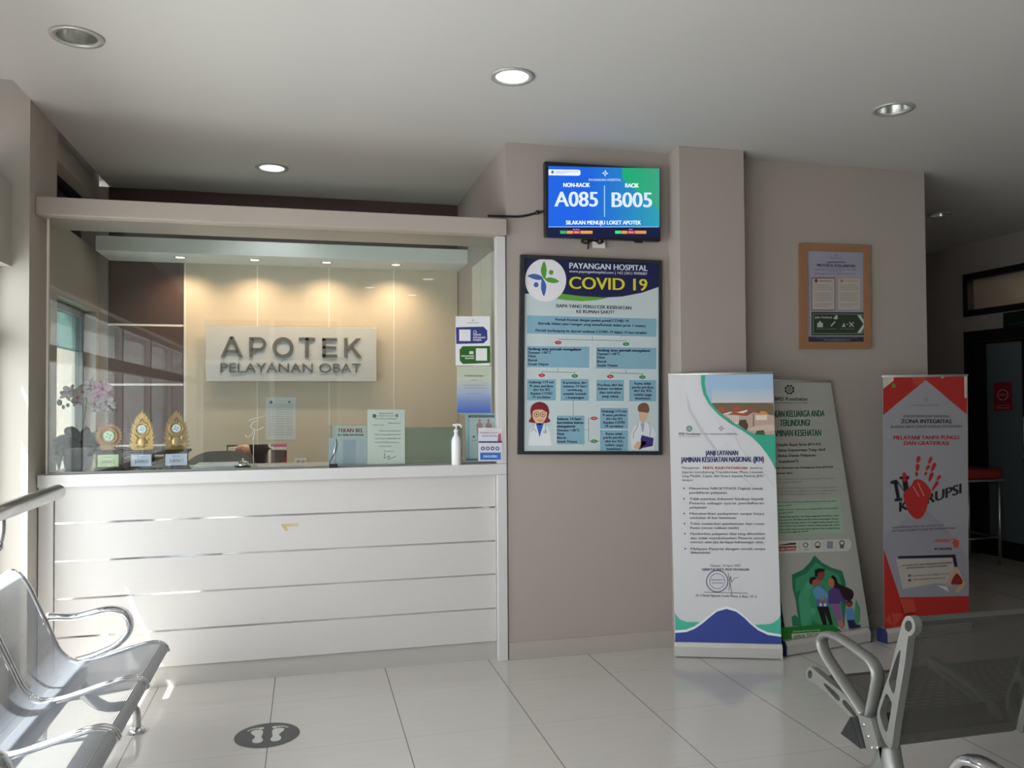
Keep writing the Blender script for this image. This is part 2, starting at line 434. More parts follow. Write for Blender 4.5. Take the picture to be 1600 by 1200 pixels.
bm = B(); win_frame(bm, -3.5, 4.567, 0.3, 2.19, -1.56, -1.50, [-2.0, -0.7, 0.6, 1.9, 3.2], [(1.77, 1.87)], 0.05)
w2 = struct('window_2', bm, white_trim); obj('window_pane', box(B(), (-1.535, -3.45, 0.35), (-1.527, 4.517, 2.14)), win_glass, w2)
# wall behind the camera
bm = B(); box(bm, (0.5, -2.75, 0), (6.5, -2.6, CEIL)); box(bm, (-1.9, -2.75, 0), (-1.45, -2.6, CEIL)); box(bm, (-1.45, -2.75, 2.75), (0.5, -2.6, CEIL))
struct('wall_behind', bm, paint)
bm = B()
for x in (-1.45, -0.5, 0.43): box(bm, (x, -2.72, 0), (x + 0.07, -2.64, 2.75))
box(bm, (-1.45, -2.72, 2.05), (0.5, -2.64, 2.12)); box(bm, (-1.45, -2.72, 2.68), (0.5, -2.64, 2.75))
w5 = struct('window_5', bm, white_trim)
obj('window_pane', box(B(), (-1.44, -2.685, 0.0), (0.49, -2.677, 2.70)), glass('dimming_facade_glass', (0.20, 0.205, 0.205), 0.5), w5)  # unseen pane; grey tint added to dim the daylight mirrored in the counter glass
# front wall with the display, its pilaster and its skirting
bm = B(); box(bm, (1.144, 4.70, 0), (4.05, 4.95, CEIL)); box(bm, (1.144, 4.95, 0), (1.30, 6.30, CEIL)); box(bm, (3.9, 4.95, 0), (4.05, 8.6, CEIL))
struct('wall_front', bm, paint)
struct('pilaster', box(B(), (2.173, 4.54, 0), (2.61, 4.70, CEIL), 0.004), paint)
bm = B(); box(bm, (1.144, 4.69, 0), (2.173, 4.70, 0.10), 0.002); box(bm, (2.61, 4.69, 0), (4.05, 4.70, 0.10), 0.002)
struct('baseboard_front', bm, mat('skirting_tile', (0.42, 0.385, 0.35), 0.3))
# back of the pharmacy niche with the hatch
HX0, HX1, HZ0, HZ1 = -0.556, -0.137, 0.93, 1.205
bm = B(); Yb = 6.30
box(bm, (-1.62, Yb, 0), (HX0, Yb + 0.1, CEIL)); box(bm, (HX1, Yb, 0), (1.30, Yb + 0.1, CEIL)); box(bm, (HX0, Yb, 0), (HX1, Yb + 0.1, HZ0)); box(bm, (HX0, Yb, HZ1), (HX1, Yb + 0.1, CEIL))
struct('wall_niche', bm, paint2)
bm = B()
for z0, z1 in ((0.0, 1.205), (1.22, 1.634), (1.649, 2.056), (2.071, 2.6)): box(bm, (-1.344, 6.285, z0), (-0.851, Yb, z1), 0.002)
box(bm, (-1.344, 6.285, 2.62), (1.144, Yb, 3.03), 0.002)
for z in (1.205, 1.634, 2.056): box(bm, (-1.344, 6.287, z), (-0.851, Yb, z + 0.015), mi=1)
struct('trim_1', bm, [brown, strip_m])
bm = B(); J = [-0.839, -0.344, 0.167, 0.648, 1.144]
for a, b in zip(J, J[1:]):
    a2 = a + 0.005
    if a2 < HX1 and b > HX0:
        box(bm, (a2, 6.288, HZ1), (b - 0.005, Yb, 2.6)); box(bm, (a2, 6.288, 0), (b - 0.005, Yb, HZ0))
        if a2 < HX0: box(bm, (a2, 6.288, HZ0), (HX0, Yb, HZ1))
        if b > HX1: box(bm, (HX1, 6.288, HZ0), (b - 0.005, Yb, HZ1))
    else: box(bm, (a2, 6.288, 0), (b - 0.005, Yb, 2.6))
for x in J[:-1]:
    for z0, z1 in (((0, 2.6),) if not HX0 < x < HX1 else ((0, HZ0), (HZ1, 2.6))): box(bm, (x - 0.007 if x < -0.8 else x - 0.005, 6.286, z0), (x + 0.005, Yb, z1), mi=1)
struct('trim_2', bm, [creamp, strip_m])
struct('trim_3', box(B(), (-1.337, 5.885, 2.512), (1.143, 6.285, 2.612), 0.003), soffit_m)
# header over the counter
struct('trim_4', box(B(), (-1.338, 4.655, 2.475), (1.136, 5.05, 2.569), 0.004), cream_trim)
# corridor: right wall with door and transom, end wall
bm = B(); XR = 6.35
box(bm, (XR, 6.85, 0), (XR + 0.15, 8.6, CEIL)); box(bm, (XR, -3.5, 0), (XR + 0.15, 5.1, CEIL))
box(bm, (XR, 5.1, 2.165), (XR + 0.15, 6.85, 2.315)); box(bm, (XR, 5.1, 2.735), (XR + 0.15, 6.85, CEIL))
struct('wall_right', bm, mat('corridor_paint', (0.40, 0.36, 0.33), 0.7))
struct('wall_end', box(B(), (3.9, 8.6, 0), (7.4, 8.75, CEIL)), paint)
bm = B(); box(bm, (7.2, 4.6, 0), (7.3, 8.6, CEIL)); box(bm, (6.5, 4.6, 0), (7.2, 4.7, CEIL))
struct('wall_far', bm, paint)
bm = B(); win_frame(bm, 5.1, 6.85, 2.315, 2.735, XR - 0.02, XR + 0.10, [], [], 0.06)
w4 = struct('window_4', bm, black_f); obj('window_pane', box(B(), (XR + 0.05, 5.16, 2.375), (XR + 0.058, 6.79, 2.675)), frost_pale, w4)
bm = B(); x0, x1 = XR - 0.02, XR + 0.06
box(bm, (x0, 6.73, 0), (x1, 6.85, 2.165)); box(bm, (x0, 5.1, 0), (x1, 5.22, 2.165)); box(bm, (x0, 5.22, 2.06), (x1, 6.73, 2.165))
d1 = struct('door_1', bm, black_f)
for i, (a, b) in enumerate(((6.0, 6.73), (5.22, 5.98))):
    bm = B(); c, d = (XR, XR + 0.045)
    box(bm, (c, a, 0.01), (d, a + 0.12 if i else a + 0.19, 2.055)); box(bm, (c, b - 0.12, 0.01), (d, b, 2.055)); box(bm, (c, a + 0.1, 0.01), (d, b - 0.1, 0.17)); box(bm, (c, a + 0.1, 2.03), (d, b - 0.1, 2.055))
    lf = obj('door_leaf', bm, black_f, d1); obj('door_pane', box(B(), (c + 0.018, a + 0.11, 0.17), (c + 0.026, b - 0.115, 2.03)), frost_door, lf)
    bm = B(); y = a + 0.13 if not i else b - 0.06
    tube(bm, [(c - 0.02, y, 0.95), (c - 0.05, y, 0.97), (c - 0.05, y, 1.33), (c - 0.02, y, 1.35)], 0.012); obj('door_handle', bm, steel, lf)
lamp('room_lamp', 'AREA', (6.85, 6.2, 3.0), 17.0, (1.0, 0.92, 0.8), aim=(0, 0, -1), size=0.4)
# pantry behind the hatch
bm = B(); box(bm, (-1.6, 7.9, 0), (1.6, 8.0, CEIL)); box(bm, (-1.7, 6.4, 0), (-1.6, 8.0, CEIL)); box(bm, (1.6, 6.4, 0), (1.7, 8.0, CEIL))
struct('wall_pantry', bm, paint)
lamp('pantry_fill', 'AREA', (-0.1, 6.75, 2.9), 45.0, (1.0, 0.93, 0.85), aim=(0, 0, -1), size=0.4)  # unseen fill light, added to brighten the person behind the hatch

# ------------------------------------------------------------------ recessed lamps
refl_m = mat('downlight_reflector', (0.55, 0.55, 0.53), 0.25, 0.85)
trim_m = mat('downlight_trim', (0.50, 0.49, 0.46), 0.35, 0.4)
lens_on = mat('lamp_glow', (0.86, 0.93, 1.0), 0.3, emit=7.0)
bulb_m = mat('dead_bulb', (0.75, 0.75, 0.72), 0.2)
LBL = ['unlit recessed downlight in the ceiling nearest the left pillar', 'lit white recessed downlight in the middle of the ceiling', 'unlit recessed downlight in the ceiling in front of the framed notice',
       'lit bluish downlight in the ceiling above the pharmacy header', 'small dark downlight in the corridor ceiling near the door',
       'lit downlight behind the viewer nearest the left windows', 'lit downlight behind the viewer nearest the middle of the room', 'lit downlight behind the viewer closest to the entrance']
for (x, y, s), lb in zip(DOWN, LBL):
    t = thing('downlight', lb, 'ceiling light', (x, y, CEIL), group='recessed downlights in the ceiling')
    bm = B(); lathe(bm, [(0.078, 0.002), (0.078, -0.006), (0.102, -0.008), (0.106, -0.001), (0.104, 0.0), (0.078, 0.002)], (x, y, CEIL), 36, cap=False); obj('trim_ring', bm, trim_m, t, True)
    bm = B(); lathe(bm, [(0.080, -0.002), (0.076, 0.02), (0.062, 0.07), (0.040, 0.10), (0.0005, 0.105)], (x, y, CEIL), 36, cap=False); obj('reflector', bm, refl_m, t, True)
    bm = B()
    if s == 'on':
        lathe(bm, [(0.0005, -0.004), (0.05, -0.003), (0.0765, 0.001)], (x, y, CEIL), 32, cap=False); obj('lens', bm, lens_on, t, True)
        lamp('downlight_beam', 'SPOT', (x, y, CEIL - 0.012), 16.0 if y > 0 else 7.0, (0.95, 0.97, 1.0), aim=(0, 0, -1), spot_size=2.0, spot_blend=0.8, shadow_soft_size=0.05)
    else:
        ball(bm, (x + 0.01, y, CEIL + 0.06), 0.026, (1, 1, 1.3)); obj('bulb', bm, bulb_m, t, True)
glow_w = mat('spot_glow', (1.0, 0.80, 0.50), 0.3, emit=9.0)
for x, w in zip((-0.839, -0.348, 0.1435, 0.639), ('leftmost, by the brown cladding', 'second from left, above the sign', 'third from left, above the sign', 'rightmost, right of the sign')):
    t = thing('spotlight', 'small warm spotlight under the white soffit, ' + w, 'spotlight', (x, 6.04, 2.512), group='warm spotlights under the white soffit')
    bm = B(); lathe(bm, [(0.030, 0.0), (0.030, -0.004), (0.042, -0.004), (0.044, 0.0)], (x, 6.04, 2.512), 24, cap=False); obj('trim_ring', bm, steel, t, True)
    bm = B(); lathe(bm, [(0.0005, -0.003), (0.031, -0.002)], (x, 6.04, 2.512), 24, cap=False); obj('lens', bm, glow_w, t)
    lamp('spot_beam', 'SPOT', (x, 6.04, 2.50), 15.0, (1.0, 0.70, 0.46), aim=(0, 0.16, -1), spot_size=2.4, spot_blend=0.9, shadow_soft_size=0.02)

# ------------------------------------------------------------------ pharmacy counter
t = thing('pharmacy_counter', 'long white pharmacy counter with boarded front and steel joint strips', 'counter', (-0.1, 4.9, 0))
obj('worktop', box(B(), (-1.335, 4.69, 1.078), (1.137, 5.2, 1.142), 0.004), white_trim, t)
obj('side_post', box(B(), (1.08, 4.69, 0), (1.137, 5.0, 1.078), 0.003), white_trim, t)
obj('side_post', box(B(), (-1.335, 4.715, 0), (-1.265, 5.0, 1.078), 0.003), white_trim, t)
ZS = [0.103, 0.298, 0.496, 0.690, 0.887, 1.078]
for a, b in zip(ZS, ZS[1:]): obj('front_board', box(B(), (-1.262, 4.73, a + 0.005), (1.078, 4.75, b - (0.005 if b < 1 else 0)), 0.0015), white_lam, t)
for z in ZS[1:-1]: obj('joint_strip', box(B(), (-1.262, 4.733, z - 0.005), (1.078, 4.748, z + 0.005)), chrome, t)
obj('plinth', box(B(), (-1.262, 4.742, 0), (1.078, 4.76, 0.105)), plinth_m, t)
obj('carcass', box(B(), (-1.262, 4.76, 0.0), (1.078, 5.0, 1.07)), white_lam, t)
a = at(440, 822, 1, 4.729); tp = mat('masking_tape', (0.55, 0.45, 0.27), 0.7)
bm = B(); box(bm, (a.x, 4.7285, a.z - 0.004), (a.x + 0.09, 4.7302, a.z + 0.012)); prism(bm, [(a.x - 0.005, 4.7285, a.z + 0.008), (a.x + 0.02, 4.7285, a.z - 0.03), (a.x + 0.035, 4.7285, a.z - 0.025), (a.x + 0.02, 4.7285, a.z + 0.012)], (0, 0.0017, 0))
obj('tape_remnant', bm, tp, t)
# glass screen over the counter
t = thing('glass_screen', 'large clear glass screen standing on the counter under the cream header', 'glass screen', (-0.1, 4.74, 1.142))
obj('pane', box(B(), (-1.298, 4.736, 1.147), (1.078, 4.744, 2.474)), counter_glass, t)
obj('side_frame', box(B(), (-1.306, 4.728, 1.143), (-1.297, 4.752, 2.474), 0.001), strip_m, t)
obj('side_frame', box(B(), (1.08, 4.69, 1.143), (1.136, 4.76, 2.474), 0.002), white_trim, t)
obj('sill_channel', box(B(), (-1.297, 4.730, 1.1425), (1.079, 4.750, 1.152), 0.001), mat('grey_channel', (0.25, 0.26, 0.26), 0.4, 0.5), t)

# ------------------------------------------------------------------ pharmacy sign
t = thing('pharmacy_sign', 'white signboard lettered APOTEK on the cream wall behind the counter', 'sign', (-0.09, 6.28, 1.86))
obj('board', box(B(), (-0.693, 6.238, 1.663), (0.512, 6.25, 2.063), 0.002), mat('sign_white', (0.62, 0.64, 0.65), 0.12, coat=0.6), t)
for x in (-0.6, 0.42):
    for z in (1.72, 2.0): obj('spacer', box(B(), (x - 0.01, 6.25, z - 0.01), (x + 0.01, 6.288, z + 0.01)), steel, t)
let_m = mat('grey_letter_acrylic', (0.15, 0.15, 0.14), 0.2)
def zx(px, py): p = at(310 + px * 0.18125, 500 + py * 0.18125, 1, 6.232); return (p.x, p.z)
def arc_band(cx, cz, rx, rz, w, a0, a1, n=28):
    return [[(cx + k_ * cos(a_) * 1.0, cz + (rz / rx) * k_ * sin(a_)) for k_, a_ in ((rx, a), (rx, b), (rx - w, b), (rx - w, a))]
            for a, b in ((a0 + (a1 - a0) * i / n, a0 + (a1 - a0) * (i + 1) / n) for i in range(n))]
o0, o1 = zx(637, 238), zx(820, 238); oz0, oz1 = zx(728, 330), zx(728, 148)
p0, p1, p2 = zx(520, 148), zx(585, 205), zx(520, 266)
# APOTEK drawn as wide geometric capitals, one mesh per letter
CAPS = [
    [[zx(270, 143), zx(300, 143), zx(222, 320), zx(192, 320)], [zx(272, 143), zx(302, 143), zx(382, 320), zx(350, 320)], [zx(240, 258), zx(332, 258), zx(342, 282), zx(230, 282)]],
    [[zx(438, 148), zx(468, 148), zx(468, 322), zx(438, 322)], [zx(460, 148), zx(522, 148), zx(522, 173), zx(460, 173)], [zx(460, 241), zx(522, 241), zx(522, 266), zx(460, 266)]]
    + arc_band(p0[0], (p0[1] + p2[1]) / 2, p1[0] - p0[0], (p0[1] - p2[1]) / 2, 0.022, -pi / 2, pi / 2, 16),
    arc_band((o0[0] + o1[0]) / 2, (oz0[1] + oz1[1]) / 2, (o1[0] - o0[0]) / 2, (oz1[1] - oz0[1]) / 2, 0.026, 0, 2 * pi),
    [[zx(865, 150), zx(1005, 153), zx(1005, 179), zx(865, 176)], [zx(920, 152), zx(950, 152), zx(950, 322), zx(920, 322)]],
    [[zx(1068, 155), zx(1097, 155), zx(1097, 322), zx(1068, 322)], [zx(1068, 155), zx(1195, 157), zx(1195, 182), zx(1068, 180)], [zx(1068, 225), zx(1188, 227), zx(1188, 250), zx(1068, 248)], [zx(1068, 297), zx(1198, 298), zx(1198, 323), zx(1068, 322)]],
    [[zx(1256, 157), zx(1284, 157), zx(1284, 323), zx(1256, 323)], [zx(1362, 158), zx(1398, 158), zx(1284, 268), zx(1284, 232)], [zx(1308, 240), zx(1330, 220), zx(1408, 325), zx(1372, 325)]]]
for polys in CAPS:
    bm = B()
    for p in polys: prism(bm, [(q[0], 6.237, q[1]) for q in p], (0, -0.008, 0))
    obj('letter', bm, let_m, t)
def spaced_letters(s, x0, x1, zb, zt, y, depth, parent):
    """each letter of a line as a mesh of its own, spread between x0 and x1"""
    full = s; wd = text_shape(full, 0.1)[2]; k = (x1 - x0) / wd; xs = 0.0
    for i, ch in enumerate(s):
        if ch == ' ': continue
        vs, fs, w = text_shape(ch, 0.1); end = text_shape(full[:i + 1], 0.1)[2]; off = (end - w) * k + x0
        b2 = B(); vv = [b2.verts.new((off + k * x, y, zb + (zt - zb) * yy / CAP)) for x, yy in vs]
        for f in fs:
            try: b2.faces.new([vv[q] for q in f])
            except ValueError: pass
        r = bmesh.ops.extrude_face_region(b2, geom=list(b2.faces)); bmesh.ops.translate(b2, vec=(0, -depth, 0), verts=[g for g in r['geom'] if isinstance(g, bmesh.types.BMVert)])
        bmesh.ops.recalc_face_normals(b2, faces=b2.faces); obj('letter', b2, let_m, parent)
a, b, c = zx(190, 450), zx(1400, 456), zx(190, 370)
spaced_letters('PELAYANAN OBAT', a[0], b[0], a[1], c[1], 6.237, 0.006, t)

# ------------------------------------------------------------------ printed notices, screens and banners
EX, EZ = Vector((1, 0, 0)), Vector((0, 0, 1))
NAVY, INK, GREY, WHITE = '20244e', '1d2430', '6c6c70', 'eef2f2'
def cross_mark(A, x, y, r, h, lay=4):
    """four narrow leaves round a small gap: the hospital's mark at small size"""
    for i in range(4):
        a = i * pi / 2; dx, dy = cos(a), sin(a); px, py = -dy, dx
        A.poly([(x + dx * r * 0.12 + px * r * 0.02, y + dy * r * 0.12 + py * r * 0.02), (x + dx * r * 0.45 + px * r * 0.22, y + dy * r * 0.45 + py * r * 0.22), (x + dx * r, y + dy * r), (x + dx * r * 0.5 - px * r * 0.1, y + dy * r * 0.5 - py * r * 0.1)], h, lay)
        A.ell(x + (dx + px) * r * 0.34, y + (dy + py) * r * 0.34, r * 0.08, r * 0.08, h, lay, 8)
def knot_mark(A, x, y, r, h, lay=4):
    """interlaced eight-cornered ring with a small ring in the middle"""
    A.ringe(x, y, r * 0.62, r * 0.85, h, lay)
    for i in range(8):
        a = i * pi / 4 + pi / 8; A.ell(x + cos(a) * r * 0.88, y + sin(a) * r * 0.88, r * 0.17, r * 0.17, h, lay, 8)
    A.ringe(x, y, r * 0.2, r * 0.36, h, lay)

# ---- queue display
t = thing('queue_display', 'wall-mounted black screen showing queue numbers A085 and B005', 'display', (1.73, 4.70, 2.70))
Y = 4.625
bm = B(); box(bm, (1.362, Y, 2.470), (2.092, Y + 0.045, 2.915), 0.006); obj('casing', bm, black_p, t)
obj('back_cover', box(B(), (1.47, Y + 0.045, 2.52), (1.98, 4.69, 2.86), 0.01), black_p, t)
bm = B(); a = at(999, 373.5, 1, Y); box(bm, (a.x - 0.025, Y + 0.004, 2.459), (a.x + 0.025, Y + 0.02, 2.471), 0.002); obj('sensor_window', bm, black_p, t)
A = Art((1.362, Y - 0.0006, 2.47), EX, EZ, emit=0.52, step=0.0004)
A.crop(820, 230, 0.15)
A.poly([(243, 943), (1408, 943), (1403, 222), (245, 195)], '10163a', 0)
N = 20
for i in range(N):
    t0, t1 = i / N, (i + 1) / N; mix = max(0, min(1, (t0 - 0.3) / 0.7))
    h = '%02x%02x%02x' % (int(22 + 22 * mix), int(92 + 64 * mix), int(214 - 44 * mix))
    xa, xb = 245 + 1158 * t0, 245 + 1158 * t1
    A.poly([(xa, 832), (xb, 832), (xb, 196 + 26 * t1), (xa, 196 + 26 * t0)], h, 1)
for i in range(10):
    t0, t1 = i / 10, (i + 1) / 10; h = '%02x%02x%02x' % (int(22 + 40 * t0), int(164 - 6 * t0), int(112 + 16 * t0))
    xa, xb = 1015 + 385 * t0, 1015 + 385 * t1
    A.poly([(xa, 330 + 330 * t0), (xb, 330 + 330 * t1), (xb, 214 + 8 * t1), (xa, 214 + 8 * t0)], h, 2)
A.poly([(247, 293), (560, 297), (578, 285), (580, 252), (565, 236), (247, 232)], 'e8f0ff', 3)
A.ell(288, 260, 15, 18, '5c7a46', 4).text('PEMERINTAH KABUPATEN GIANYAR', 318, 555, 262, 14, '33407a').text('DINAS KESEHATAN', 318, 442, 279, 13, '33407a')
cross_mark(A, 837, 272, 36, 'f4faff')
A.text('PAYANGAN HOSPITAL', 667, 1002, 353, 24, 'cfe4ff')
A.text('NON-RACIK', 400, 680, 415, 42, 'f6faff', bold=1.4).text('RACIK', 1045, 1188, 420, 42, 'f6faff', bold=1.4)
A.text('A085', 307, 762, 617, 152, 'd6e2ff', bold=1.2).text('B005', 903, 1325, 624, 152, 'd6e2ff', bold=1.2)
A.rect(825, 398, 833, 725, 'b4dcff', 4).text('SILAKAN MENUJU LOKET APOTEK', 428, 1210, 805, 40, 'eef6ff', bold=1.2)
for x0, x1, h in ((367, 430, '2faa5e'), (435, 500, 'd9904a'), (503, 575, 'd8434a'), (580, 705, 'd9904a'), (940, 1002, '3ed070'), (1006, 1066, 'd9904a'), (1070, 1143, 'd8434a'), (1147, 1265, 'd9904a')):
    A.rect(x0, 870, x1, 902, h, 3)
A.text('Non Racik', 500, 570, 862, 12, 'd0d8ff').text('Racik', 1085, 1122, 862, 12, 'd0d8ff').rect(243, 828, 1390, 834, '9fd2ff', 4)
A.text('Sisa', 520, 560, 892, 14, 'f0d0d0').text('Sisa', 1088, 1128, 892, 14, 'f0d0d0')
A.done('screen', t)
# cables and socket round the display
soc = thing('wall_socket', 'white wall socket with black plug under the queue display', 'socket', (1.73, 4.70, 2.44))
a, b = at(926, 372, 1, 4.69), at(946, 388, 1, 4.69)
obj('face_plate', box(B(), (a.x, 4.688, b.z), (b.x, 4.70, a.z + 0.02), 0.003), white_p, soc)
bm = B(); c = at(937, 377, 1, 4.68); lathe(bm, [(0.018, 0), (0.02, 0.03), (0.014, 0.045)], (0, 0, 0), 14); bm.transform(Matrix.Translation((c.x, 4.690, c.z)) @ Matrix.Rotation(pi / 2, 4, 'X')); obj('plug', bm, black_p, soc)
t = thing('power_cable', 'black cable bundle hanging below the queue display', 'cable', (1.69, 4.69, 2.44))
bm = B(); tube(bm, smooth_path([at(936, 378, 1, 4.68), at(926, 375.5, 1, 4.675), at(917, 380, 1, 4.675), at(909, 378, 1, 4.68), at(912, 374.5, 1, 4.685), at(922, 374.5, 1, 4.685)], 6), 0.006, 8)
obj('loop', bm, black_p, t)
bm = B(); tube(bm, smooth_path([at(919, 376, 1, 4.685), at(919.5, 382, 1, 4.68), at(918.5, 389, 1, 4.68)], 4), [0.007] * 5 + [0.005] * 3 + [0.008], 8); obj('tail', bm, black_p, t)
t = thing('signal_cable', 'black cable running along the wall from header to queue display', 'cable', (1.2, 4.69, 2.58))
bm = B(); tube(bm, smooth_path([at(762, 337, 1, 4.68), at(790, 338, 1, 4.695), at(815, 338, 1, 4.695), at(838, 333, 1, 4.695), at(856, 329, 1, 4.68)], 6), 0.007, 8)
obj('cable', bm, black_p, t)
bm = B(); tube(bm, [at(839, 329, 1, 4.69), at(840, 335, 1, 4.69)], 0.010, 8); obj('cable_clip', bm, black_p, t)

# ---- COVID notice
t = thing('covid_poster', 'tall framed COVID 19 flow-chart poster below the queue display', 'poster', (1.67, 4.70, 1.77))
Y = 4.668; fr = mat('dark_poster_frame', (0.022, 0.024, 0.03), 0.4)
O = [at(814, 397.5, 1, Y), at(1034.5, 407, 1, Y), at(1034.5, 711, 1, Y), at(809.8, 710, 1, Y)]
I = [at(820.3, 403.5, 1, Y), at(1030.3, 412, 1, Y), at(1030, 705, 1, Y), at(817.8, 705, 1, Y)]
obj('frame', ring_prism(B(), O, [I], (0, 0.03, 0)), fr, t)
A = Art((1.67, Y + 0.012, 1.77), EX, EZ)
A.crop(800, 390, 0.15625)
A.backing([(120, 2022), (1480, 2022), (1490, 130), (125, 75)], 'c6d3d6', 0.012)
A.poly([(128, 440), (490, 445), (700, 468), (900, 480), (1100, 470), (1300, 432), (1474, 370), (1475, 130), (128, 80)], NAVY, 1)
A.poly([(440, 440), (500, 442), (700, 466), (900, 478), (965, 482), (850, 505), (700, 516), (540, 505), (440, 490)], '6aa544', 2)
A.poly([(128, 440), (128, 150), (205, 84), (440, 92), (440, 440)], NAVY, 2)
cc = [(335 + 206 * cos(i * pi / 24), 305 + 216 * sin(i * pi / 24)) for i in range(48)]
A.poly([(max(130, x), max(88, y)) for x, y in cc], 'e9e7ee', 3)
GR, BL = '5c9e3f', '4767ae'
A.curve([(320, 118), (346, 200), (330, 292), (300, 262), (288, 195)], GR, 4).curve([(328, 290), (400, 280), (470, 318), (410, 336), (350, 318)], GR, 4).ell(390, 228, 23, 24, GR, 4)
A.curve([(155, 265), (215, 243), (285, 262), (308, 296), (240, 302)], BL, 4).curve([(300, 290), (336, 340), (340, 395), (318, 465), (290, 390)], BL, 4).ell(240, 352, 24, 26, BL, 4)
A.text('PAYANGAN HOSPITAL', 573, 1355, 187, 56, 'e6e8f4', bold=1, y1=214).text('www.payanganhospital.com | +62 (361) 9098087', 572, 1350, 228, 26, 'd8dcec', y1=255, bold=.5)
A.text('COVID 19', 570, 1352, 390, 118, 'dccf3a', bold=1.1, y1=412)
A.text('SIAPA YANG PERLU CEK KESEHATAN', 438, 1192, 578, 33, INK, y1=600, bold=.7).text('KE RUMAH SAKIT?', 642, 1020, 635, 32, INK, y1=643, bold=.7)
BX = '86b0c4'
A.poly([(150, 838), (1442, 872), (1445, 692), (150, 657)], BX, 1)
A.text('Pernah Kontak dengan pasien positif COVID 19', 432, 1165, 711, 25, NAVY, y1=727, bold=1)
A.text('(berada dalam satu ruangan yang sama/kontak dalam jarak 1 meter)', 258, 1332, 748, 25, NAVY, y1=775, bold=1)
A.text('Pernah berkunjung ke daerah endemis COVID-19 dalam 14 hari terakhir', 235, 1352, 818, 25, NAVY, y1=845, bold=1)
A.line([(803, 868), (803, 904)], 4, GREY).line([(460, 897), (1142, 912)], 4, GREY)
def oval(x, y, h, lab): A.ell(x, y, 33, 17, h, 3); A.text(lab, x - 15, x + 15, y + 5, 10, 'f4f4f4', 4)
oval(460, 930, 'c23a40', 'Ya'); oval(1140, 945, '3f8a58', 'Tidak')
A.crop(800, 540, 0.15625)
A.poly([(150, 215), (770, 222), (772, 12), (150, 5)], BX, 1).poly([(840, 228), (1442, 236), (1443, 22), (842, 16)], BX, 1)
for x, dy in ((162, 0), (852, 13)):
    A.text('Sedang atau pernah mengalami', x, x + 526, 45 + dy, 26, NAVY, bold=2, y1=50 + dy)
    for s, w, y in (('Demam >38°C', 227, 82), ('Pilek', 78, 118), ('Batuk', 95, 157), ('Sesak Napas', 203, 196)): A.text(s, x, x + w, y + dy, 24, NAVY, bold=1)
for x0, x1, xm, y in ((297, 627, 458, 263), (982, 1303, 1140, 275)):
    A.line([(xm, y - 35), (xm, y)], 4, GREY).line([(x0, y - 2), (x1, y + 6)], 4, GREY).line([(x0, y), (x0, y + 60)], 4, GREY).line([(x1, y), (x1, y + 60)], 4, GREY)
    oval(x0, y + 34, 'c23a40', 'Ya'); oval(x1, y + 41, '3f8a58', 'Tidak')
S1 = ['Hubungi 119 ext', '9 atau periksa', 'diri ke RS', 'Rujukan COVID', '19 terdekat']; S4 = ['Kamu tidak', 'perlu periksa', 'diri ke RS,', 'selalu jaga', 'kesehatan']
for x0, x1, y0, y1, ls, ys in ((150, 437, 337, 548, S1, (377, 416, 452, 490, 527)), (486, 768, 335, 550, ['Karentina diri', 'selama 14 hari', 'terhitung', 'setelah kontak', '/ kunjungan'], (382, 418, 455, 493, 530)),
                           (843, 1118, 343, 553, ['Periksa diri ke', 'dokter terdekat', 'dan istirahat', 'yang cukup'], (405, 442, 480, 518)), (1172, 1442, 345, 557, S4, (390, 428, 463, 502, 538)),
                           (882, 1160, 625, 832, S1, (668, 706, 743, 780, 818)), (880, 1160, 846, 1054, S4, (893, 930, 968, 1005, 1043))):
    A.rect(x0, y0, x1, y1, BX, 1); A.ctext(ls, (x0 + x1) / 2, ys, 24, NAVY, 16.6, 1)
A.rect(450, 700, 725, 987, BX, 1)
for s, w, y, b in (('Selama 14 hari', 240, 744, 2), ('karentina kamu', 264, 781, 2), ('mengalami:', 186, 818, 2), ('Demam >38°C', 228, 858, 1), ('Pilek', 78, 895, 1), ('Batuk', 95, 932, 1), ('Sesak Napas', 203, 970, 1)): A.text(s, 448, 448 + w, y, 24, NAVY, bold=b)
A.line([(613, 550), (613, 700)], 4, GREY).line([(725, 840), (765, 840)], 4, GREY).line([(765, 725), (765, 955)], 4, GREY).line([(765, 727), (870, 727)], 4, GREY).line([(765, 956), (870, 956)], 4, GREY)
oval(820, 727, 'c23a40', 'Ya'); oval(820, 957, '3f8a58', 'Tidak')
# the two drawn doctors
A.curve([(275, 562), (345, 590), (372, 660), (362, 720), (384, 752), (345, 772), (205, 772), (166, 756), (190, 715), (182, 650), (205, 590)], '7d2d31', 2)
A.curve([(270, 640), (340, 650), (346, 700), (325, 750), (275, 795), (222, 750), (204, 700), (215, 650)], 'e2b99b', 3).poly([(205, 668), (232, 612), (300, 640), (345, 665), (345, 610), (275, 580), (210, 605)], '7d2d31', 4)
for x in (245, 307): A.ringe(x, 688, 22, 27, '2a2326', 4); A.ell(x, 689, 7, 9, '2a2326', 4, 10)
A.line([(255, 745), (285, 752), (305, 740)], 6, 'b05050', 4).poly([(160, 1000), (395, 1000), (375, 850), (330, 782), (222, 782), (180, 850)], 'dfe6ea', 2).poly([(238, 776), (316, 776), (275, 916)], '2f5fb4', 3)
A.line([(222, 780), (210, 830), (190, 865)], 6, '8a9096', 4).line([(210, 830), (238, 850), (240, 868)], 6, '8a9096', 4).line([(332, 780), (336, 850)], 6, '8a9096', 4).ringe(330, 862, 8, 16, '8a9096', 4)
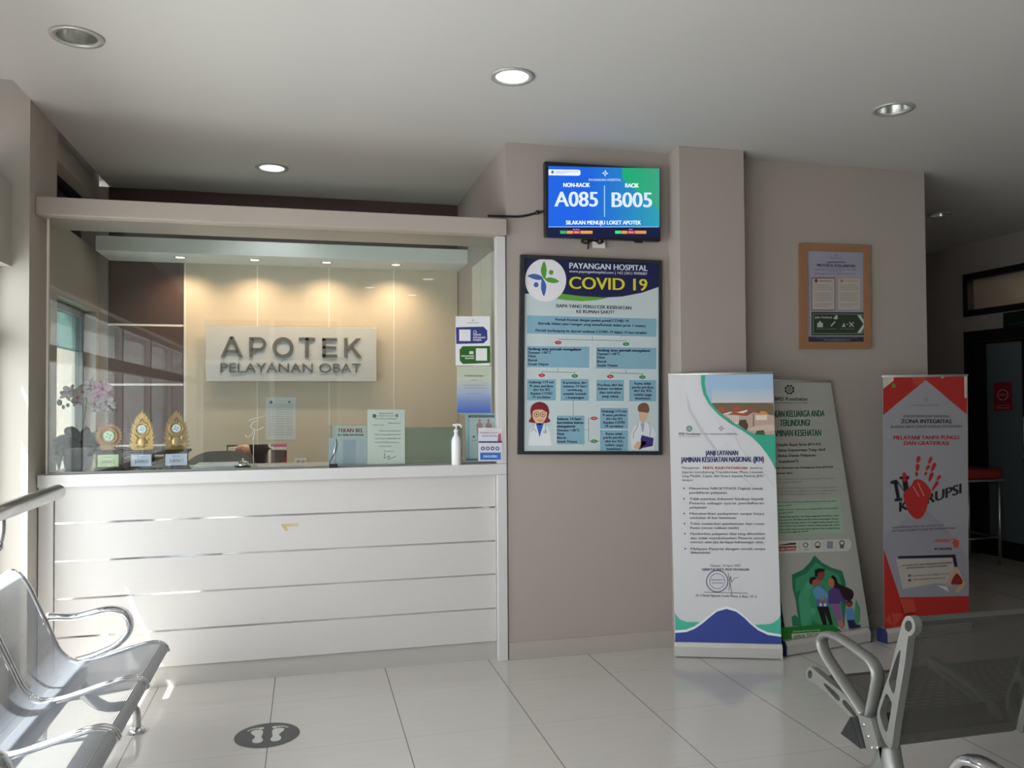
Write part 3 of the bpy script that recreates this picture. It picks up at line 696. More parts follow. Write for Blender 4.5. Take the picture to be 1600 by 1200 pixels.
A.curve([(1312, 572), (1355, 585), (1372, 630), (1362, 670), (1310, 665), (1262, 655), (1262, 600)], '7b5a48', 3).curve([(1310, 640), (1352, 645), (1355, 700), (1335, 755), (1310, 775), (1285, 755), (1270, 700), (1268, 650)], 'dcb59c', 2)
A.poly([(1195, 1040), (1420, 1050), (1440, 880), (1385, 790), (1330, 765), (1270, 770), (1220, 810), (1190, 900)], 'dde3ea', 1).poly([(1285, 775), (1325, 775), (1312, 860), (1300, 865)], '9fb0cf', 3)
A.line([(1258, 775), (1245, 830), (1215, 870), (1210, 930)], 6, '8f98a2', 4).line([(1365, 760), (1385, 830), (1378, 900)], 6, '8f98a2', 4)
A.poly([(1265, 1042), (1290, 985), (1285, 940), (1295, 895), (1415, 925), (1405, 1005), (1310, 1022)], '43357a', 4).poly([(1210, 1015), (1250, 960), (1335, 955), (1342, 985), (1300, 1010), (1250, 1035)], 'dcb59c', 4)
A.done('print', t)

# ---- framed notice right of the pilaster
t = thing('framed_notice', 'oak-framed evacuation notice hanging on the wall right of the pilaster', 'framed notice', (3.34, 4.70, 2.17))
Y = 4.674
O = [at(1251, 379.7, 1, Y), at(1359.8, 383.7, 1, Y), at(1361, 545, 1, Y), at(1251.7, 545, 1, Y)]
I = [at(1262.2, 391, 1, Y), at(1350, 394.3, 1, Y), at(1351, 534, 1, Y), at(1263.3, 534, 1, Y)]
obj('frame', ring_prism(B(), O, [I], (0, 0.026, 0)), wood_fr, t)
A = Art((3.34, Y + 0.010, 2.17), EX, EZ).crop(1230, 360, 1 / 6.0)
A.backing([(185, 1055), (735, 1055), (730, 195), (185, 178)], 'b9b7cc', 0.01)
cross_mark(A, 455, 236, 16, '4c4c66'); A.text('PAYANGAN HOSPITAL', 400, 512, 264, 10, '62627c').text('Langkah Menghadapi Kebakaran', 370, 550, 304, 14, '3a3a52', bold=1)
A.text('PROTOKOL KESELAMATAN', 278, 634, 340, 26, '2d2d44', bold=.8, y1=347)
A.text('Rumah Sakit Umum Daerah Payangan siap menjaga', 258, 648, 372, 13, '6c6c86').text('keselamatan pasien dan pengunjung setiap saat', 258, 640, 412, 13, '6c6c86').text('di semua area', 400, 510, 391, 12, '6c6c86')
for x0, x1, hb, title, hi in ((226, 450, '7c2832', 'KEBAKARAN', '8a2028'), (468, 690, 'c9a48a', 'GEMPA BUMI', 'c08a60')):
    A.rect(x0, 442, x1, 750, hb, 1).rect(x0 + 6, 450, x1 - 6, 743, 'd9cfc6', 2)
    if hi == '8a2028': A.curve([(270, 450), (284, 475), (270, 490), (256, 475)], hi, 3)
    else: A.ell(510, 474, 14, 14, hi, 3)
    A.text(title, x0 + 68, x1 - 30, 482, 15, '4a3a3a' if hi == '8a2028' else '9a8878')
    y = 515
    for i, w in enumerate((140, 165, 175, 0, 170, 150, 165, 160, 0, 168, 120)):
        if w: A.text(('Tetap tenang dan jangan panik', 'Hubungi petugas keamanan', 'Gunakan tangga darurat terdekat')[i % 3], x0 + 28, x0 + 28 + w, y, 10, '6f655f')
        y += 20
A.poly([(226, 985), (727, 985), (727, 768), (226, 764)], '1c3a22', 1).poly([(240, 970), (700, 970), (727, 940), (727, 800), (700, 783), (240, 779)], '8fa393', 2).poly([(246, 964), (690, 964), (727, 930), (727, 810), (690, 789), (246, 785)], '1c3a22', 3)
A.text('Jalur Evakuasi', 258, 418, 824, 20, 'd8ded8', bold=1).poly([(655, 795), (690, 795), (727, 860), (727, 895), (690, 960), (655, 960), (712, 878)], 'e4e8e4', 4)
A.poly([(430, 830), (455, 795), (470, 798), (470, 835)], 'd8ded8', 4).rect(280, 868, 333, 908, 'd8ded8', 4).poly([(290, 868), (306, 848), (322, 868)], 'd8ded8', 4).line([(408, 898), (448, 855)], 12, 'd8ded8', 4)
A.poly([(510, 905), (530, 865), (545, 905)], 'd8ded8', 4).line([(552, 880), (570, 880)], 6, 'd8ded8', 4).line([(580, 860), (622, 905)], 9, 'd8ded8', 4).line([(622, 860), (580, 905)], 9, 'd8ded8', 4)
for x in (270, 372, 495): A.text('Ikuti tanda keluar', x, x + 90 + (50 if x > 400 else 0), 928, 11, '9fb0a2')
A.rect(196, 996, 728, 1050, '20253f', 1).text('www.payanganhospital.com', 340, 588, 1032, 13, 'c8cce0').text('Keselamatan tanggung jawab bersama', 270, 660, 1012, 9, '8a90ac')
A.done('print', t)
obj('glazing', box(B(), (I[0].x, Y + 0.004, I[3].z), (I[1].x, Y + 0.006, I[0].z)), glass('picture_glass', (0.96, 0.96, 0.96), 0.7), t)

# ---- roll-up banners
def banner_frame(t, bl, br, u, nrm, pole_top, h_base=0.085, depth=0.075, capcol='banner_aluminium'):
    """base cassette standing on the floor, end caps, rear pole, top rail"""
    zc = Matrix((u, nrm, Vector((0, 0, 1)))).transposed().to_4x4(); zc.translation = bl
    L = (br - bl).length
    def tr(bm): bm.transform(zc); return bm
    prof = [(0.0, 0.006), (0.0, 0.062), (0.012, h_base), (depth - 0.012, h_base), (depth, 0.062), (depth, 0.006)]
    bm = B(); prism(bm, [(0.008, y, z) for y, z in prof], (L - 0.016, 0, 0)); obj('base', tr(bm), alu_l, t)
    for x in (0.0, L - 0.008):
        bm = B(); prism(bm, [(x, y - 0.001 if y < .03 else y + 0.001, z - (0.006 if z < .01 else -0.001)) for y, z in prof], (0.008, 0, 0)); obj('end_cap', tr(bm), mat('banner_end_cap', (0.02, 0.03, 0.10), 0.4) if capcol == 'blue' else alu_l, t)
    return zc
# service pledge banner
bl, br = Vector((2.093, 4.496, 0)), Vector((2.673, 4.288, 0)); u = (br - bl).normalized(); nrm = Vector((-u.y, u.x, 0))
t = thing('rollup_banner', 'white and teal roll-up banner with a photo of red roofs, nearest the pilaster', 'banner', (2.38, 4.40, 0), group='roll-up banners')
banner_frame(t, bl, br, u, nrm, 1.66)
A = Art(bl + nrm * 0.030, u, EZ, rough=0.4).crop(1030, 570, 1 / 6.0)
TL, TR_, BR, BL = (85, 93), (1064, 76), (1150, 2680), (150, 2650)
A.backing([(150, 2665), (1149, 2700), (1066, 76), (85, 92)], 'cfcfd3', 0.0015)
# soft grey ribbons
A.poly([(245, 100), (360, 98), (375, 230), (430, 380), (560, 560), (690, 690), (830, 880), (790, 870), (640, 720), (540, 800), (480, 730), (340, 530), (262, 330), (240, 200)], 'd3d2d8', 1)
A.poly([(250, 240), (300, 420), (420, 620), (540, 790), (520, 800), (395, 640), (270, 420)], 'bfbec6', 2)
A.line([(690, 590), (720, 680), (760, 780), (900, 930), (1085, 1140)], 14, 'c9c8ce', 2).line([(780, 1050), (900, 1160)], 9, 'c4c3ca', 2)
A.ringe(185, 860, 55, 64, 'd0cfd6', 1, 20)
A.crop(1040, 570, 0.1583333)
A.poly([(347, 98), (352, 200), (372, 290), (430, 395), (520, 492), (640, 582), (760, 652), (850, 712), (930, 790), (1000, 880), (1050, 960), (1087, 1040), (1080, 640), (820, 600), (560, 440), (420, 250), (392, 97)], '3aa389', 2)
A.poly([(392, 98), (1058, 85), (1062, 382), (452, 382), (402, 280), (386, 180)], '9db9d6', 3).grad(455, 240, 1061, 382, 'a9bfd4', 'c9c6c6', 4, 7)
A.poly([(452, 376), (1062, 374), (1078, 690), (905, 690), (820, 660), (700, 590), (560, 490), (490, 430)], '6f5f4c', 4)
A.poly([(560, 490), (640, 470), (800, 505), (860, 470), (1070, 500), (1078, 690), (905, 690), (820, 660), (700, 590)], 'b89f93', 5)
for p in ([(640, 442), (710, 400), (775, 440)], [(505, 428), (550, 408), (600, 435), (560, 470)], [(620, 490), (690, 445), (812, 470), (800, 505)], [(770, 430), (840, 425), (905, 455), (870, 470)]): A.poly(p, 'a2543a', 6)
A.poly([(905, 490), (945, 455), (990, 460), (1012, 492)], 'd08a4c', 6)
A.poly([(560, 485), (640, 462), (660, 470), (600, 492)], 'e0d2c8', 7).poly([(700, 470), (800, 445), (812, 456), (760, 478)], 'e0d2c8', 7).poly([(595, 500), (720, 500), (720, 580), (690, 585)], 'd9cec6', 6).poly([(885, 498), (1000, 495), (1000, 545), (890, 545)], 'dcd0c6', 6)
for x in range(612, 720, 18): A.rect(x, 505, x + 5, 570, '8e857e', 7)
A.poly([(715, 590), (730, 545), (790, 540), (815, 600), (800, 650)], '4c4436', 6).rect(862, 480, 870, 610, '5a4a40', 7).poly([(800, 640), (900, 600), (1070, 590), (1075, 650), (960, 660)], 'c9b3a6', 6).poly([(880, 688), (900, 650), (970, 645), (980, 692)], '3c5a44', 6)
knot_mark(A, 232, 630, 30, '2c6a5c', 5); A.text('BPJS Kesehatan', 130, 345, 692, 22, '4a4a52', bold=.4).text('Badan Penyelenggara Jaminan Sosial', 130, 342, 712, 10, '77777c')
cross_mark(A, 548, 628, 32, '2f4a58'); A.text('PAYANGAN HOSPITAL', 388, 712, 692, 18, '55555c')
A.text('JANJI LAYANAN', 391, 716, 893, 47, '2b3068', bold=1.4, y1=893).text('JAMINAN KESEHATAN NASIONAL (JKN)', 150, 970, 962, 50, '2b3068', bold=1.4, y1=956)
G5 = '4c4c52'
A.text('Manajemen', 160, 333, 1028, 23, G5).text('FKRTL RSUD PAYANGAN', 370, 803, 1030, 24, 'a8303a', bold=1.2).text('beserta', 838, 958, 1028, 23, G5)
A.text('Jajaran mendukung Transformasi Mutu Layanan', 160, 960, 1070, 24, G5).text('yang Mudah, Cepat, dan Setara kepada Peserta JKN', 160, 960, 1108, 24, G5).text('dengan:', 160, 272, 1147, 22, G5)
A.crop(1040, 750, 0.25)
for x0, x1, y, s, bul in ((148, 610, 60, 'Menerima NIK/KTP/KIS Digital untuk', 1), (148, 385, 86, 'pendaftaran pelayanan', 0), (148, 612, 125, 'Tidak meminta dokumen fotokopi kepada', 1), (149, 613, 152, 'Peserta sebagai syarat pendaftaran', 0), (150, 256, 178, 'pelayanan', 0),
                        (150, 616, 217, 'Memberikan pelayanan tanpa biaya', 1), (150, 440, 243, 'tambahan di luar ketentuan', 0), (152, 617, 280, 'Tidak melakukan pembatasan hari rawat', 1), (153, 457, 306, 'Pasien (sesuai indikasi medis)', 0),
                        (154, 620, 343, 'Memberikan pelayanan obat yang dibutuhkan', 1), (155, 621, 370, 'dan tidak membebankan Peserta untuk', 0), (155, 612, 395, 'mencari obat jika terdapat kekosongan obat.', 0), (156, 622, 437, 'Melayani Peserta dengan ramah tanpa', 1), (157, 278, 460, 'diskriminasi', 0)):
    A.text(s, x0, x1, y, 15, G5, bold=.4)
    if bul: A.ell(x0 - 34, y - 8, 5, 5, G5, 4, 10)
A.text('Gianyar, 10 April 2023', 280, 464, 541, 13, G5).text('DIREKTUR FKRTL RSUD PAYANGAN', 228, 520, 566, 14, '3c3c46', bold=.8)
ST = '6a6a8c'
A.ringe(322, 632, 64, 70, ST, 4).ringe(322, 632, 46, 49, ST, 4).text('PEMERINTAH KABUPATEN', 282, 364, 628, 9, ST).text('RSUD PAYANGAN', 290, 358, 648, 9, ST)
A.line([(390, 580), (402, 640), (415, 720)], 3, '55556a', 4).line([(396, 690), (405, 600), (412, 640), (430, 612), (455, 610)], 3, '55556a', 4)
A.line([(237, 700), (515, 708)], 3, '3a3a44', 4).text('dr. I Gusti Ngurah Gede Putra, S. Ked., M. Si', 188, 570, 726, 14, '4a4a54', bold=.4, y1=736)
A.poly([(58, 830), (75, 856), (95, 874), (130, 886), (215, 888), (180, 915), (140, 938), (60, 942)], '4bb39c', 2).poly([(719, 840), (704, 870), (680, 888), (650, 900), (545, 905), (600, 940), (650, 960), (721, 966)], '4bb39c', 2)
W_ = [(60, 955), (130, 950), (180, 930), (225, 900), (270, 862), (320, 822), (380, 805), (440, 822), (490, 860), (530, 900), (580, 940), (640, 968), (722, 980)]
A.poly([(x, y - 16) for x, y in W_] + [(722, 1000), (60, 985)], 'e6e8ee', 3).poly(W_ + [(724, 1075), (59, 1055)], '3a4a93', 4)
A.done('print', t)
bm = B(); tl = A.p3(A.crop(1030, 570, 1 / 6.0).m(85, 92), 0); trr = A.p3(A.m(1066, 76), 0); tube(bm, [tl - A.n * .004, trr - A.n * .004], 0.009, 10); obj('top_rail', bm, alu_l, t)
mid = (tl + trr) / 2; bm = B(); tube(bm, [Vector((mid.x, mid.y, 0.08)) + nrm * 0.012, mid + nrm * 0.012], 0.008, 8); obj('pole', bm, alu_l, t)

# leaning family banner
bl, br = Vector((2.722, 4.334, 0)), Vector((3.40, 4.459, 0))
u = (br - bl).normalized(); nrm = Vector((-u.y, u.x, 0))
t = thing('rollup_banner', 'green and white banner with a drawn family, leaning on the wall, middle of three', 'banner', (3.05, 4.40, 0), group='roll-up banners')
banner_frame(t, bl, br, u, nrm, 1.6, capcol='blue')
lean = at(1298, 598, 1, 4.625) - br; vv = (lean - u * lean.dot(u)).normalized()
A = Art(br + nrm * 0.035 + Vector((0, 0, 0.05)), u, vv, rough=0.4).crop(1190, 580, 0.2166667)
A.backing([(185, 1975), (789, 1915), (497, 74), (-85, 66)], 'b4b5b0', 0.0015)
DG = '2d6b52'
knot_mark(A, 200, 133, 36, '3a4640', 3); A.text('BPJS Kesehatan', 95, 328, 212, 25, '3a4640', bold=.6).text('Badan Penyelenggara Jaminan Sosial', 97, 328, 232, 9, '55605a')
A.text('PASTIKAN KELUARGA ANDA', 4, 452, 332, 46, DG, bold=1.2, y1=326).text('TERLINDUNGI', 131, 346, 396, 46, DG, bold=1.2, y1=394).text('JAMINAN KESEHATAN', 72, 428, 470, 46, DG, bold=1.2, y1=466)
K2 = '3a403c'
for s, x0, x1, y in (('Disiplin Bayar Iuran JKN-KIS', 107, 425, 541), ('Status Kepesertaan Tetap Aktif', 114, 459, 580), ('Bebas Denda Pelayanan', 119, 388, 620), ('Kesehatan*)', 124, 262, 662)): A.text(s, x0, x1, y, 20, K2, bold=.8, y1=y - 6)
A.text('Ingatkan Kesertaan dan Pembayaran Iuran JKN-KIS', 60, 512, 706, 15, K2, bold=1.2, y1=697).text('Januari 2021', 106, 218, 742, 14, K2, bold=1.2)
for x0, x1, y, s in ((100, 528, 784, 'Peserta membayar iuran paling lambat tanggal 10 setiap bulan'), (105, 290, 808, 'untuk menjaga status aktif'), (105, 545, 848, 'Jika terlambat membayar iuran maka status dinonaktifkan'), (105, 545, 872, 'dan peserta dapat mengaktifkan kembali setelah pelunasan'), (105, 505, 893, 'tunggakan iuran paling banyak dua puluh empat bulan')): A.text(s, x0, x1, y, 10, '8a8d88', y1=y - 8)
A.poly([(105, 935), (565, 915), (600, 1168), (110, 1182)], 'a9c4ae', 1)
for x0, x1, y, s, b in ((112, 540, 950, 'Denda pelayanan berlaku apabila peserta dirawat inap dalam', 0), (112, 215, 978, 'masa empat', 0), (115, 545, 1003, 'puluh lima hari sejak status kepesertaan aktif kembali', 0), (118, 230, 1030, 'dikenakan denda', 0), (118, 555, 1056, 'sebesar lima persen dari biaya pelayanan kesehatan rawat', 1.4), (118, 556, 1078, 'inap peserta dikalikan jumlah bulan tertunggak dengan', 1.4), (122, 558, 1100, 'ketentuan jumlah bulan tertunggak paling banyak dua', 1.4), (122, 560, 1122, 'belas bulan dan besaran denda paling tinggi tiga puluh', 1.4), (125, 563, 1146, 'juta rupiah bagi peserta yang dijamin oleh pemberi kerja', 1.4), (126, 335, 1168, 'kerja menanggung denda', 1.4)): A.text(s, x0, x1, y, 11, '4f6a58', y1=y - 10, bold=b)
A.crop(1190, 810, 0.2)
A.poly([(60, 286), (680, 262), (708, 225), (712, 190), (690, 152), (50, 171)], 'aeb0ac', 1).poly([(60, 278), (675, 254), (699, 222), (703, 192), (684, 160), (52, 179)], 'd2d3ce', 2)
A.poly([(70, 260), (265, 250), (270, 214), (66, 224)], '9c4238', 3).text('CARE CENTER', 130, 262, 250, 18, 'e8d8d0', bold=1, y1=244).poly([(100, 215), (265, 206), (270, 190), (230, 190)], '4a4a46', 3)
A.ringe(342, 208, 14, 20, '4a4a46', 3).text('VIKA', 330, 366, 248, 10, '4a4a46').ringe(437, 205, 18, 24, '4a4a46', 3).rect(420, 215, 454, 232, '4a4a46', 3).rect(508, 178, 556, 236, '8f94a4', 3).ringe(626, 192, 14, 22, '4a4a46', 3).rect(610, 205, 642, 235, '6a6a62', 3)
for x in (295, 390, 485, 578): A.rect(x, 175, x + 2, 255, 'a0a09a', 3)
A.poly([(412, 288), (470, 345), (545, 385), (628, 410), (655, 500), (660, 640), (645, 845), (292, 845), (265, 640), (240, 540), (235, 440), (320, 400), (375, 345)], '2c7a57', 2)
A.poly([(425, 340), (490, 390), (600, 440), (625, 520), (625, 845), (310, 845), (285, 640), (300, 560), (262, 580), (262, 470), (350, 430)], '3f9a70', 3)
A.poly([(350, 500), (385, 560), (365, 640), (400, 720), (345, 845), (310, 845), (285, 620)], '4aa67b', 4).ell(372, 520, 30, 34, '58ae86', 5).ell(400, 725, 22, 26, '58ae86', 5)
A.poly([(240, 842), (232, 770), (262, 752), (300, 800), (320, 842)], '2c7a57', 4).poly([(735, 630), (770, 700), (770, 800), (735, 850), (720, 760)], '4f9a76', 3).poly([(380, 845), (400, 790), (450, 830), (450, 850)], '2c7a57', 4)
# father
A.poly([(430, 690), (520, 690), (556, 832), (528, 832), (492, 730), (508, 832), (478, 832)], '17171c', 6).curve([(405, 545), (450, 515), (500, 560), (520, 640), (522, 695), (435, 690), (425, 610)], '4d7ba6', 5)
A.curve([(450, 405), (485, 410), (488, 450), (462, 490), (432, 470), (420, 430)], '8a4b3f', 6).poly([(412, 450), (412, 402), (450, 388), (497, 398), (482, 415), (440, 420), (428, 462)], '241a1e', 7)
# baby on his arm
A.curve([(400, 550), (450, 530), (510, 590), (500, 635), (430, 630), (402, 590)], '6aa0d0', 7).curve([(400, 470), (435, 475), (445, 510), (420, 530), (392, 520), (385, 490)], 'a8614e', 7).poly([(366, 500), (375, 462), (410, 452), (428, 470), (395, 485), (388, 522)], '33191f', 8)
for x in (455, 490): A.poly([(x - 8, 620), (x + 8, 620), (x + 8, 672), (x - 8, 672)], 'b86a5a', 8).ell(x + 2, 674, 11, 12, 'e6e0e0', 9, 10)
# mother
A.curve([(545, 446), (580, 465), (600, 510), (690, 550), (716, 580), (705, 630), (660, 640), (620, 600), (570, 545), (545, 520)], '2b1a24', 5).curve([(535, 465), (560, 480), (565, 520), (548, 540), (520, 520), (515, 485)], 'b9745e', 7)
A.poly([(520, 565), (560, 540), (600, 550), (630, 610), (660, 655), (650, 668), (610, 640), (605, 665), (520, 665)], '5a3f86', 7).poly([(530, 660), (610, 660), (640, 790), (580, 805)], '8a6a96', 6).poly([(590, 800), (632, 795), (640, 865), (612, 865)], 'c08070', 5)
# child
A.curve([(680, 640), (702, 645), (705, 680), (680, 695), (658, 680), (655, 650)], '8a4b3f', 7).poly([(655, 705), (712, 700), (722, 790), (660, 795)], '5f95c4', 6).poly([(665, 795), (720, 790), (735, 830), (770, 830), (770, 850), (700, 862), (680, 860)], '1c2c48', 6).poly([(655, 655), (680, 632), (706, 650), (706, 672), (690, 655)], '33191f', 8)
# ground band
A.poly([(150, 853), (165, 852), (520, 825), (590, 850), (660, 905), (725, 938), (185, 990), (172, 990)], '1f7a2c', 5).poly([(650, 882), (840, 856), (846, 931), (722, 940), (670, 905)], '2d3f66', 6).line([(590, 850), (640, 885), (720, 938)], 6, 'd6dcd2', 7)
A.text('DENGAN GOTONG ROYONG', 242, 455, 892, 13, 'cfdcc8', 6, y1=878).poly([(236, 945), (525, 915), (522, 882), (232, 902)], 'd2d8c6', 6).text('SEMUA TERTOLONG', 246, 512, 938, 26, '2a5a30', 7, bold=1, y1=910)
A.done('print', t)
A.crop(1190, 580, 0.2166667); tl = A.p3(A.m(-85, 66), 0); trr = A.p3(A.m(497, 74), 0); bm = B(); tube(bm, [tl - A.n * .004, trr - A.n * .004], 0.009, 10); obj('top_rail', bm, alu_l, t)
mid = (tl + trr) / 2; mb = (bl + br) / 2; bm = B(); tube(bm, [mb + Vector((0, 0, .08)) + nrm * 0.055, mid + nrm * 0.012], 0.008, 8); obj('pole', bm, alu_l, t)

# anti-corruption banner
bl, br = Vector((3.459, 4.40, 0)), Vector((4.19, 4.50, 0)); u = (br - bl).normalized(); nrm = Vector((-u.y, u.x, 0))
t = thing('rollup_banner', 'red and grey banner with a red hand print reading NO KORUPSI, rightmost of three', 'banner', (3.82, 4.45, 0), group='roll-up banners')
banner_frame(t, bl, br, u, nrm, 1.6, capcol='blue')
A = Art(bl + nrm * 0.03, u, EZ, rough=0.4).crop(1360, 570, 0.1916667)
A.backing([(112, 2205), (803, 2070), (792, 86), (100, 95)], 'a2a3ab', 0.0015)
RD, RL = 'b52c27', 'c24d3a'
A.poly([(102, 95), (790, 88), (785, 405), (450, 122), (104, 410)], RD, 1).poly([(102, 95), (190, 94), (188, 130), (104, 195)], 'd8cfc6', 2).poly([(764, 90), (786, 90), (784, 272), (766, 268)], 'd8cfc6', 2).poly([(330, 95), (450, 94), (445, 122), (378, 172), (350, 150)], RL, 2).poly([(575, 92), (612, 92), (580, 115)], 'd8cfc6', 2)
A.ell(187, 170, 17, 20, '7a8a3a', 3)
cross_mark(A, 453, 287, 22, '6a7078'); A.text('PAYANGAN HOSPITAL', 345, 550, 336, 13, '74747c')
A.text('ANDA MEMASUKI WILAYAH', 264, 640, 430, 20, '5c5c62', bold=.4).text('ZONA INTEGRITAS', 247, 660, 476, 32, '1e1e24', bold=1.6).text('RUMAH SAKIT UMUM DAERAH PAYANGAN', 165, 742, 517, 21, '5c5c62', bold=.4, y1=510)
A.text('MELAYANI TANPA PUNGLI', 186, 721, 611, 32, 'b8272c', bold=1.4, y1=606).text('DAN GRATIFIKASI', 271, 637, 654, 32, 'b8272c', bold=1.4)
DK = '1c1d24'
# slab N, K
A.poly([(160, 950), (212, 935), (268, 1020), (258, 935), (236, 930), (236, 912), (312, 905), (316, 932), (298, 935), (318, 1035), (284, 1048), (218, 965), (240, 1085), (255, 1085), (258, 1108), (196, 1115), (196, 1092), (212, 1088), (190, 970), (165, 972)], DK, 3)
A.text('K', 232, 312, 1200, 78, DK, 3, bold=2.4, y1=1178).text('RUPSI', 455, 742, 1138, 82, DK, 3, bold=2.4, y1=1046)
for pts in ([(362, 935), (430, 950), (495, 1035), (470, 1100), (455, 1180), (420, 1240), (370, 1255), (320, 1215), (285, 1140), (268, 1050), (330, 985)],): A.curve(pts, RD, 4)
def finger(x0, y0, x1, y1, w): A.curve([(x0 - w * .4, y0 + 6), (x0 + w * .3, y0), (x0 + w * .5, y0 + 20), (x1 + w * .4, y1 - 10), (x1, y1), (x1 - w * .3, y1 - 12)], RD, 4)
for f in ((390, 745, 383, 800, 32), (382, 808, 378, 868, 32), (374, 872, 372, 912, 26), (490, 752, 478, 808, 28), (470, 818, 458, 862, 28), (450, 872, 444, 905, 20), (520, 800, 500, 870, 30), (498, 878, 480, 950, 30), (560, 900, 545, 945, 26), (540, 950, 505, 1028, 24), (273, 880, 275, 955, 36)): finger(*f)
A.line([(345, 990), (395, 1075)], 5, 'd8b4ae', 5).line([(385, 960), (435, 1070)], 5, 'd8b4ae', 5)
A.crop(1360, 790, 0.1916667)
A.poly([(112, 250), (300, 98), (345, 120), (470, 45), (600, 160), (795, 420), (795, 735), (240, 750), (107, 352)], '9a9ba6', 1)
A.text('Awasi Pelayanan Kami, dan Laporkan Setiap', 175, 597, 185, 14, '55565e', y1=162, bold=.6).text('dan Dugaan Tindakan Korupsi dan Gratifikasi Petugas', 172, 690, 212, 14, '55565e', y1=186, bold=.6)
A.text('LAWAN', 517, 640, 299, 28, 'd0552f', bold=1.4).text('KORUPSI', 522, 660, 362, 20, '2a2440', bold=1.8).poly([(690, 270), (722, 290), (715, 340), (685, 345), (665, 300)], RL, 3).line([(690, 270), (655, 278)], 7, RL, 3)
A.poly([(225, 432), (668, 424), (684, 500), (710, 496), (690, 398), (225, 412)], '24223c', 3).poly([(208, 436), (668, 424), (700, 612), (620, 640), (540, 632), (262, 680)], 'bdb6b0', 2)
A.text('LAPORKAN BILA ADA TINDAKAN ATAU PUNGLI', 250, 665, 496, 13, '5a5450', y1=470, bold=.6).text('DAN GRATIFIKASI DI RSUD PAYANGAN', 290, 625, 516, 13, '5a5450', y1=496, bold=.6).text('payanganhospital@gmail.com', 345, 640, 577, 14, '5a5450', y1=560).text('www.payanganhospital.com', 345, 610, 608, 14, '5a5450', y1=592)
A.rect(305, 562, 332, 580, '7a7470', 3).ell(318, 608, 13, 13, '6a6470', 3)
A.poly([(545, 650), (620, 660), (640, 706)], 'd8d8dc', 3).curve([(655, 632), (700, 552), (745, 605), (740, 640), (690, 642)], '8a2320', 4).poly([(610, 655), (690, 500), (716, 510), (760, 620), (735, 640), (705, 545), (660, 655)], 'c9a686', 3).curve([(690, 690), (735, 640), (770, 620), (768, 650), (735, 690), (705, 712)], 'c9a686', 3)
A.poly([(107, 352), (240, 752), (262, 765), (350, 762), (372, 868), (330, 905), (190, 1030), (112, 1030)], RD, 2).poly([(240, 748), (800, 737), (803, 872), (330, 905), (262, 880)], RD, 2).poly([(240, 762), (345, 758), (375, 865), (275, 878)], RL, 3).poly([(120, 940), (150, 878), (192, 985)], RL, 3).poly([(165, 875), (265, 880), (200, 985)], RL, 3).poly([(112, 640), (200, 655), (215, 700), (115, 690)], 'b32a2a', 3)
A.done('print', t)
A.crop(1360, 570, 0.1916667); tl = A.p3(A.m(100, 95), 0); trr = A.p3(A.m(792, 86), 0); bm = B(); tube(bm, [tl - A.n * .004, trr - A.n * .004], 0.009, 10); obj('top_rail', bm, alu_l, t)
mid = (tl + trr) / 2; bm = B(); tube(bm, [Vector((mid.x, mid.y, 0.08)) + nrm * 0.012, mid + nrm * 0.012], 0.008, 8); obj('pole', bm, alu_l, t)

# ---- floor sticker with two footprints
t = thing('floor_sticker', 'round dark grey floor sticker with two white footprints', 'floor sticker', (-0.17, 3.93, 0))
def disc(A_, *a): pass
bm = B(); cxs, cys, rr = -0.172, 3.932, 0.143
v = [bm.verts.new((cxs + rr * cos(2 * pi * k / 48), cys + rr * sin(2 * pi * k / 48), 0.0012)) for k in range(48)]; bm.faces.new(v)
foot = [(0.03, -0.085), (0.055, -0.075), (0.06, -0.045), (0.05, -0.01), (0.068, 0.03), (0.07, 0.055), (0.05, 0.07), (0.025, 0.062), (0.018, 0.03), (0.022, -0.02), (0.014, -0.06)]
for sx in (1, -1):
    q = smooth_path([(cxs + sx * (x + 0.002), cys + y, 0.0018) for x, y in foot], 4, True); q = q if sx > 0 else list(reversed(q))
    f = bm.faces.new([bm.verts.new(p) for p in q]); f.material_index = 1
    for i, (x, y, r) in enumerate(((0.028, 0.084, 0.0125), (0.047, 0.088, 0.008), (0.061, 0.085, 0.007), (0.073, 0.079, 0.006), (0.083, 0.070, 0.006))):
        f = bm.faces.new([bm.verts.new((cxs + sx * (x + 0.002) + r * cos(2 * pi * k / 12), cys + y + r * sin(2 * pi * k / 12), 0.0018)) for k in range(12)]); f.material_index = 1
bmesh.ops.recalc_face_normals(bm, faces=bm.faces)
obj('decal', bm, [mat('sticker_grey', (0.055, 0.058, 0.06), 0.35), mat('sticker_white', (0.6, 0.6, 0.58), 0.35)], t)

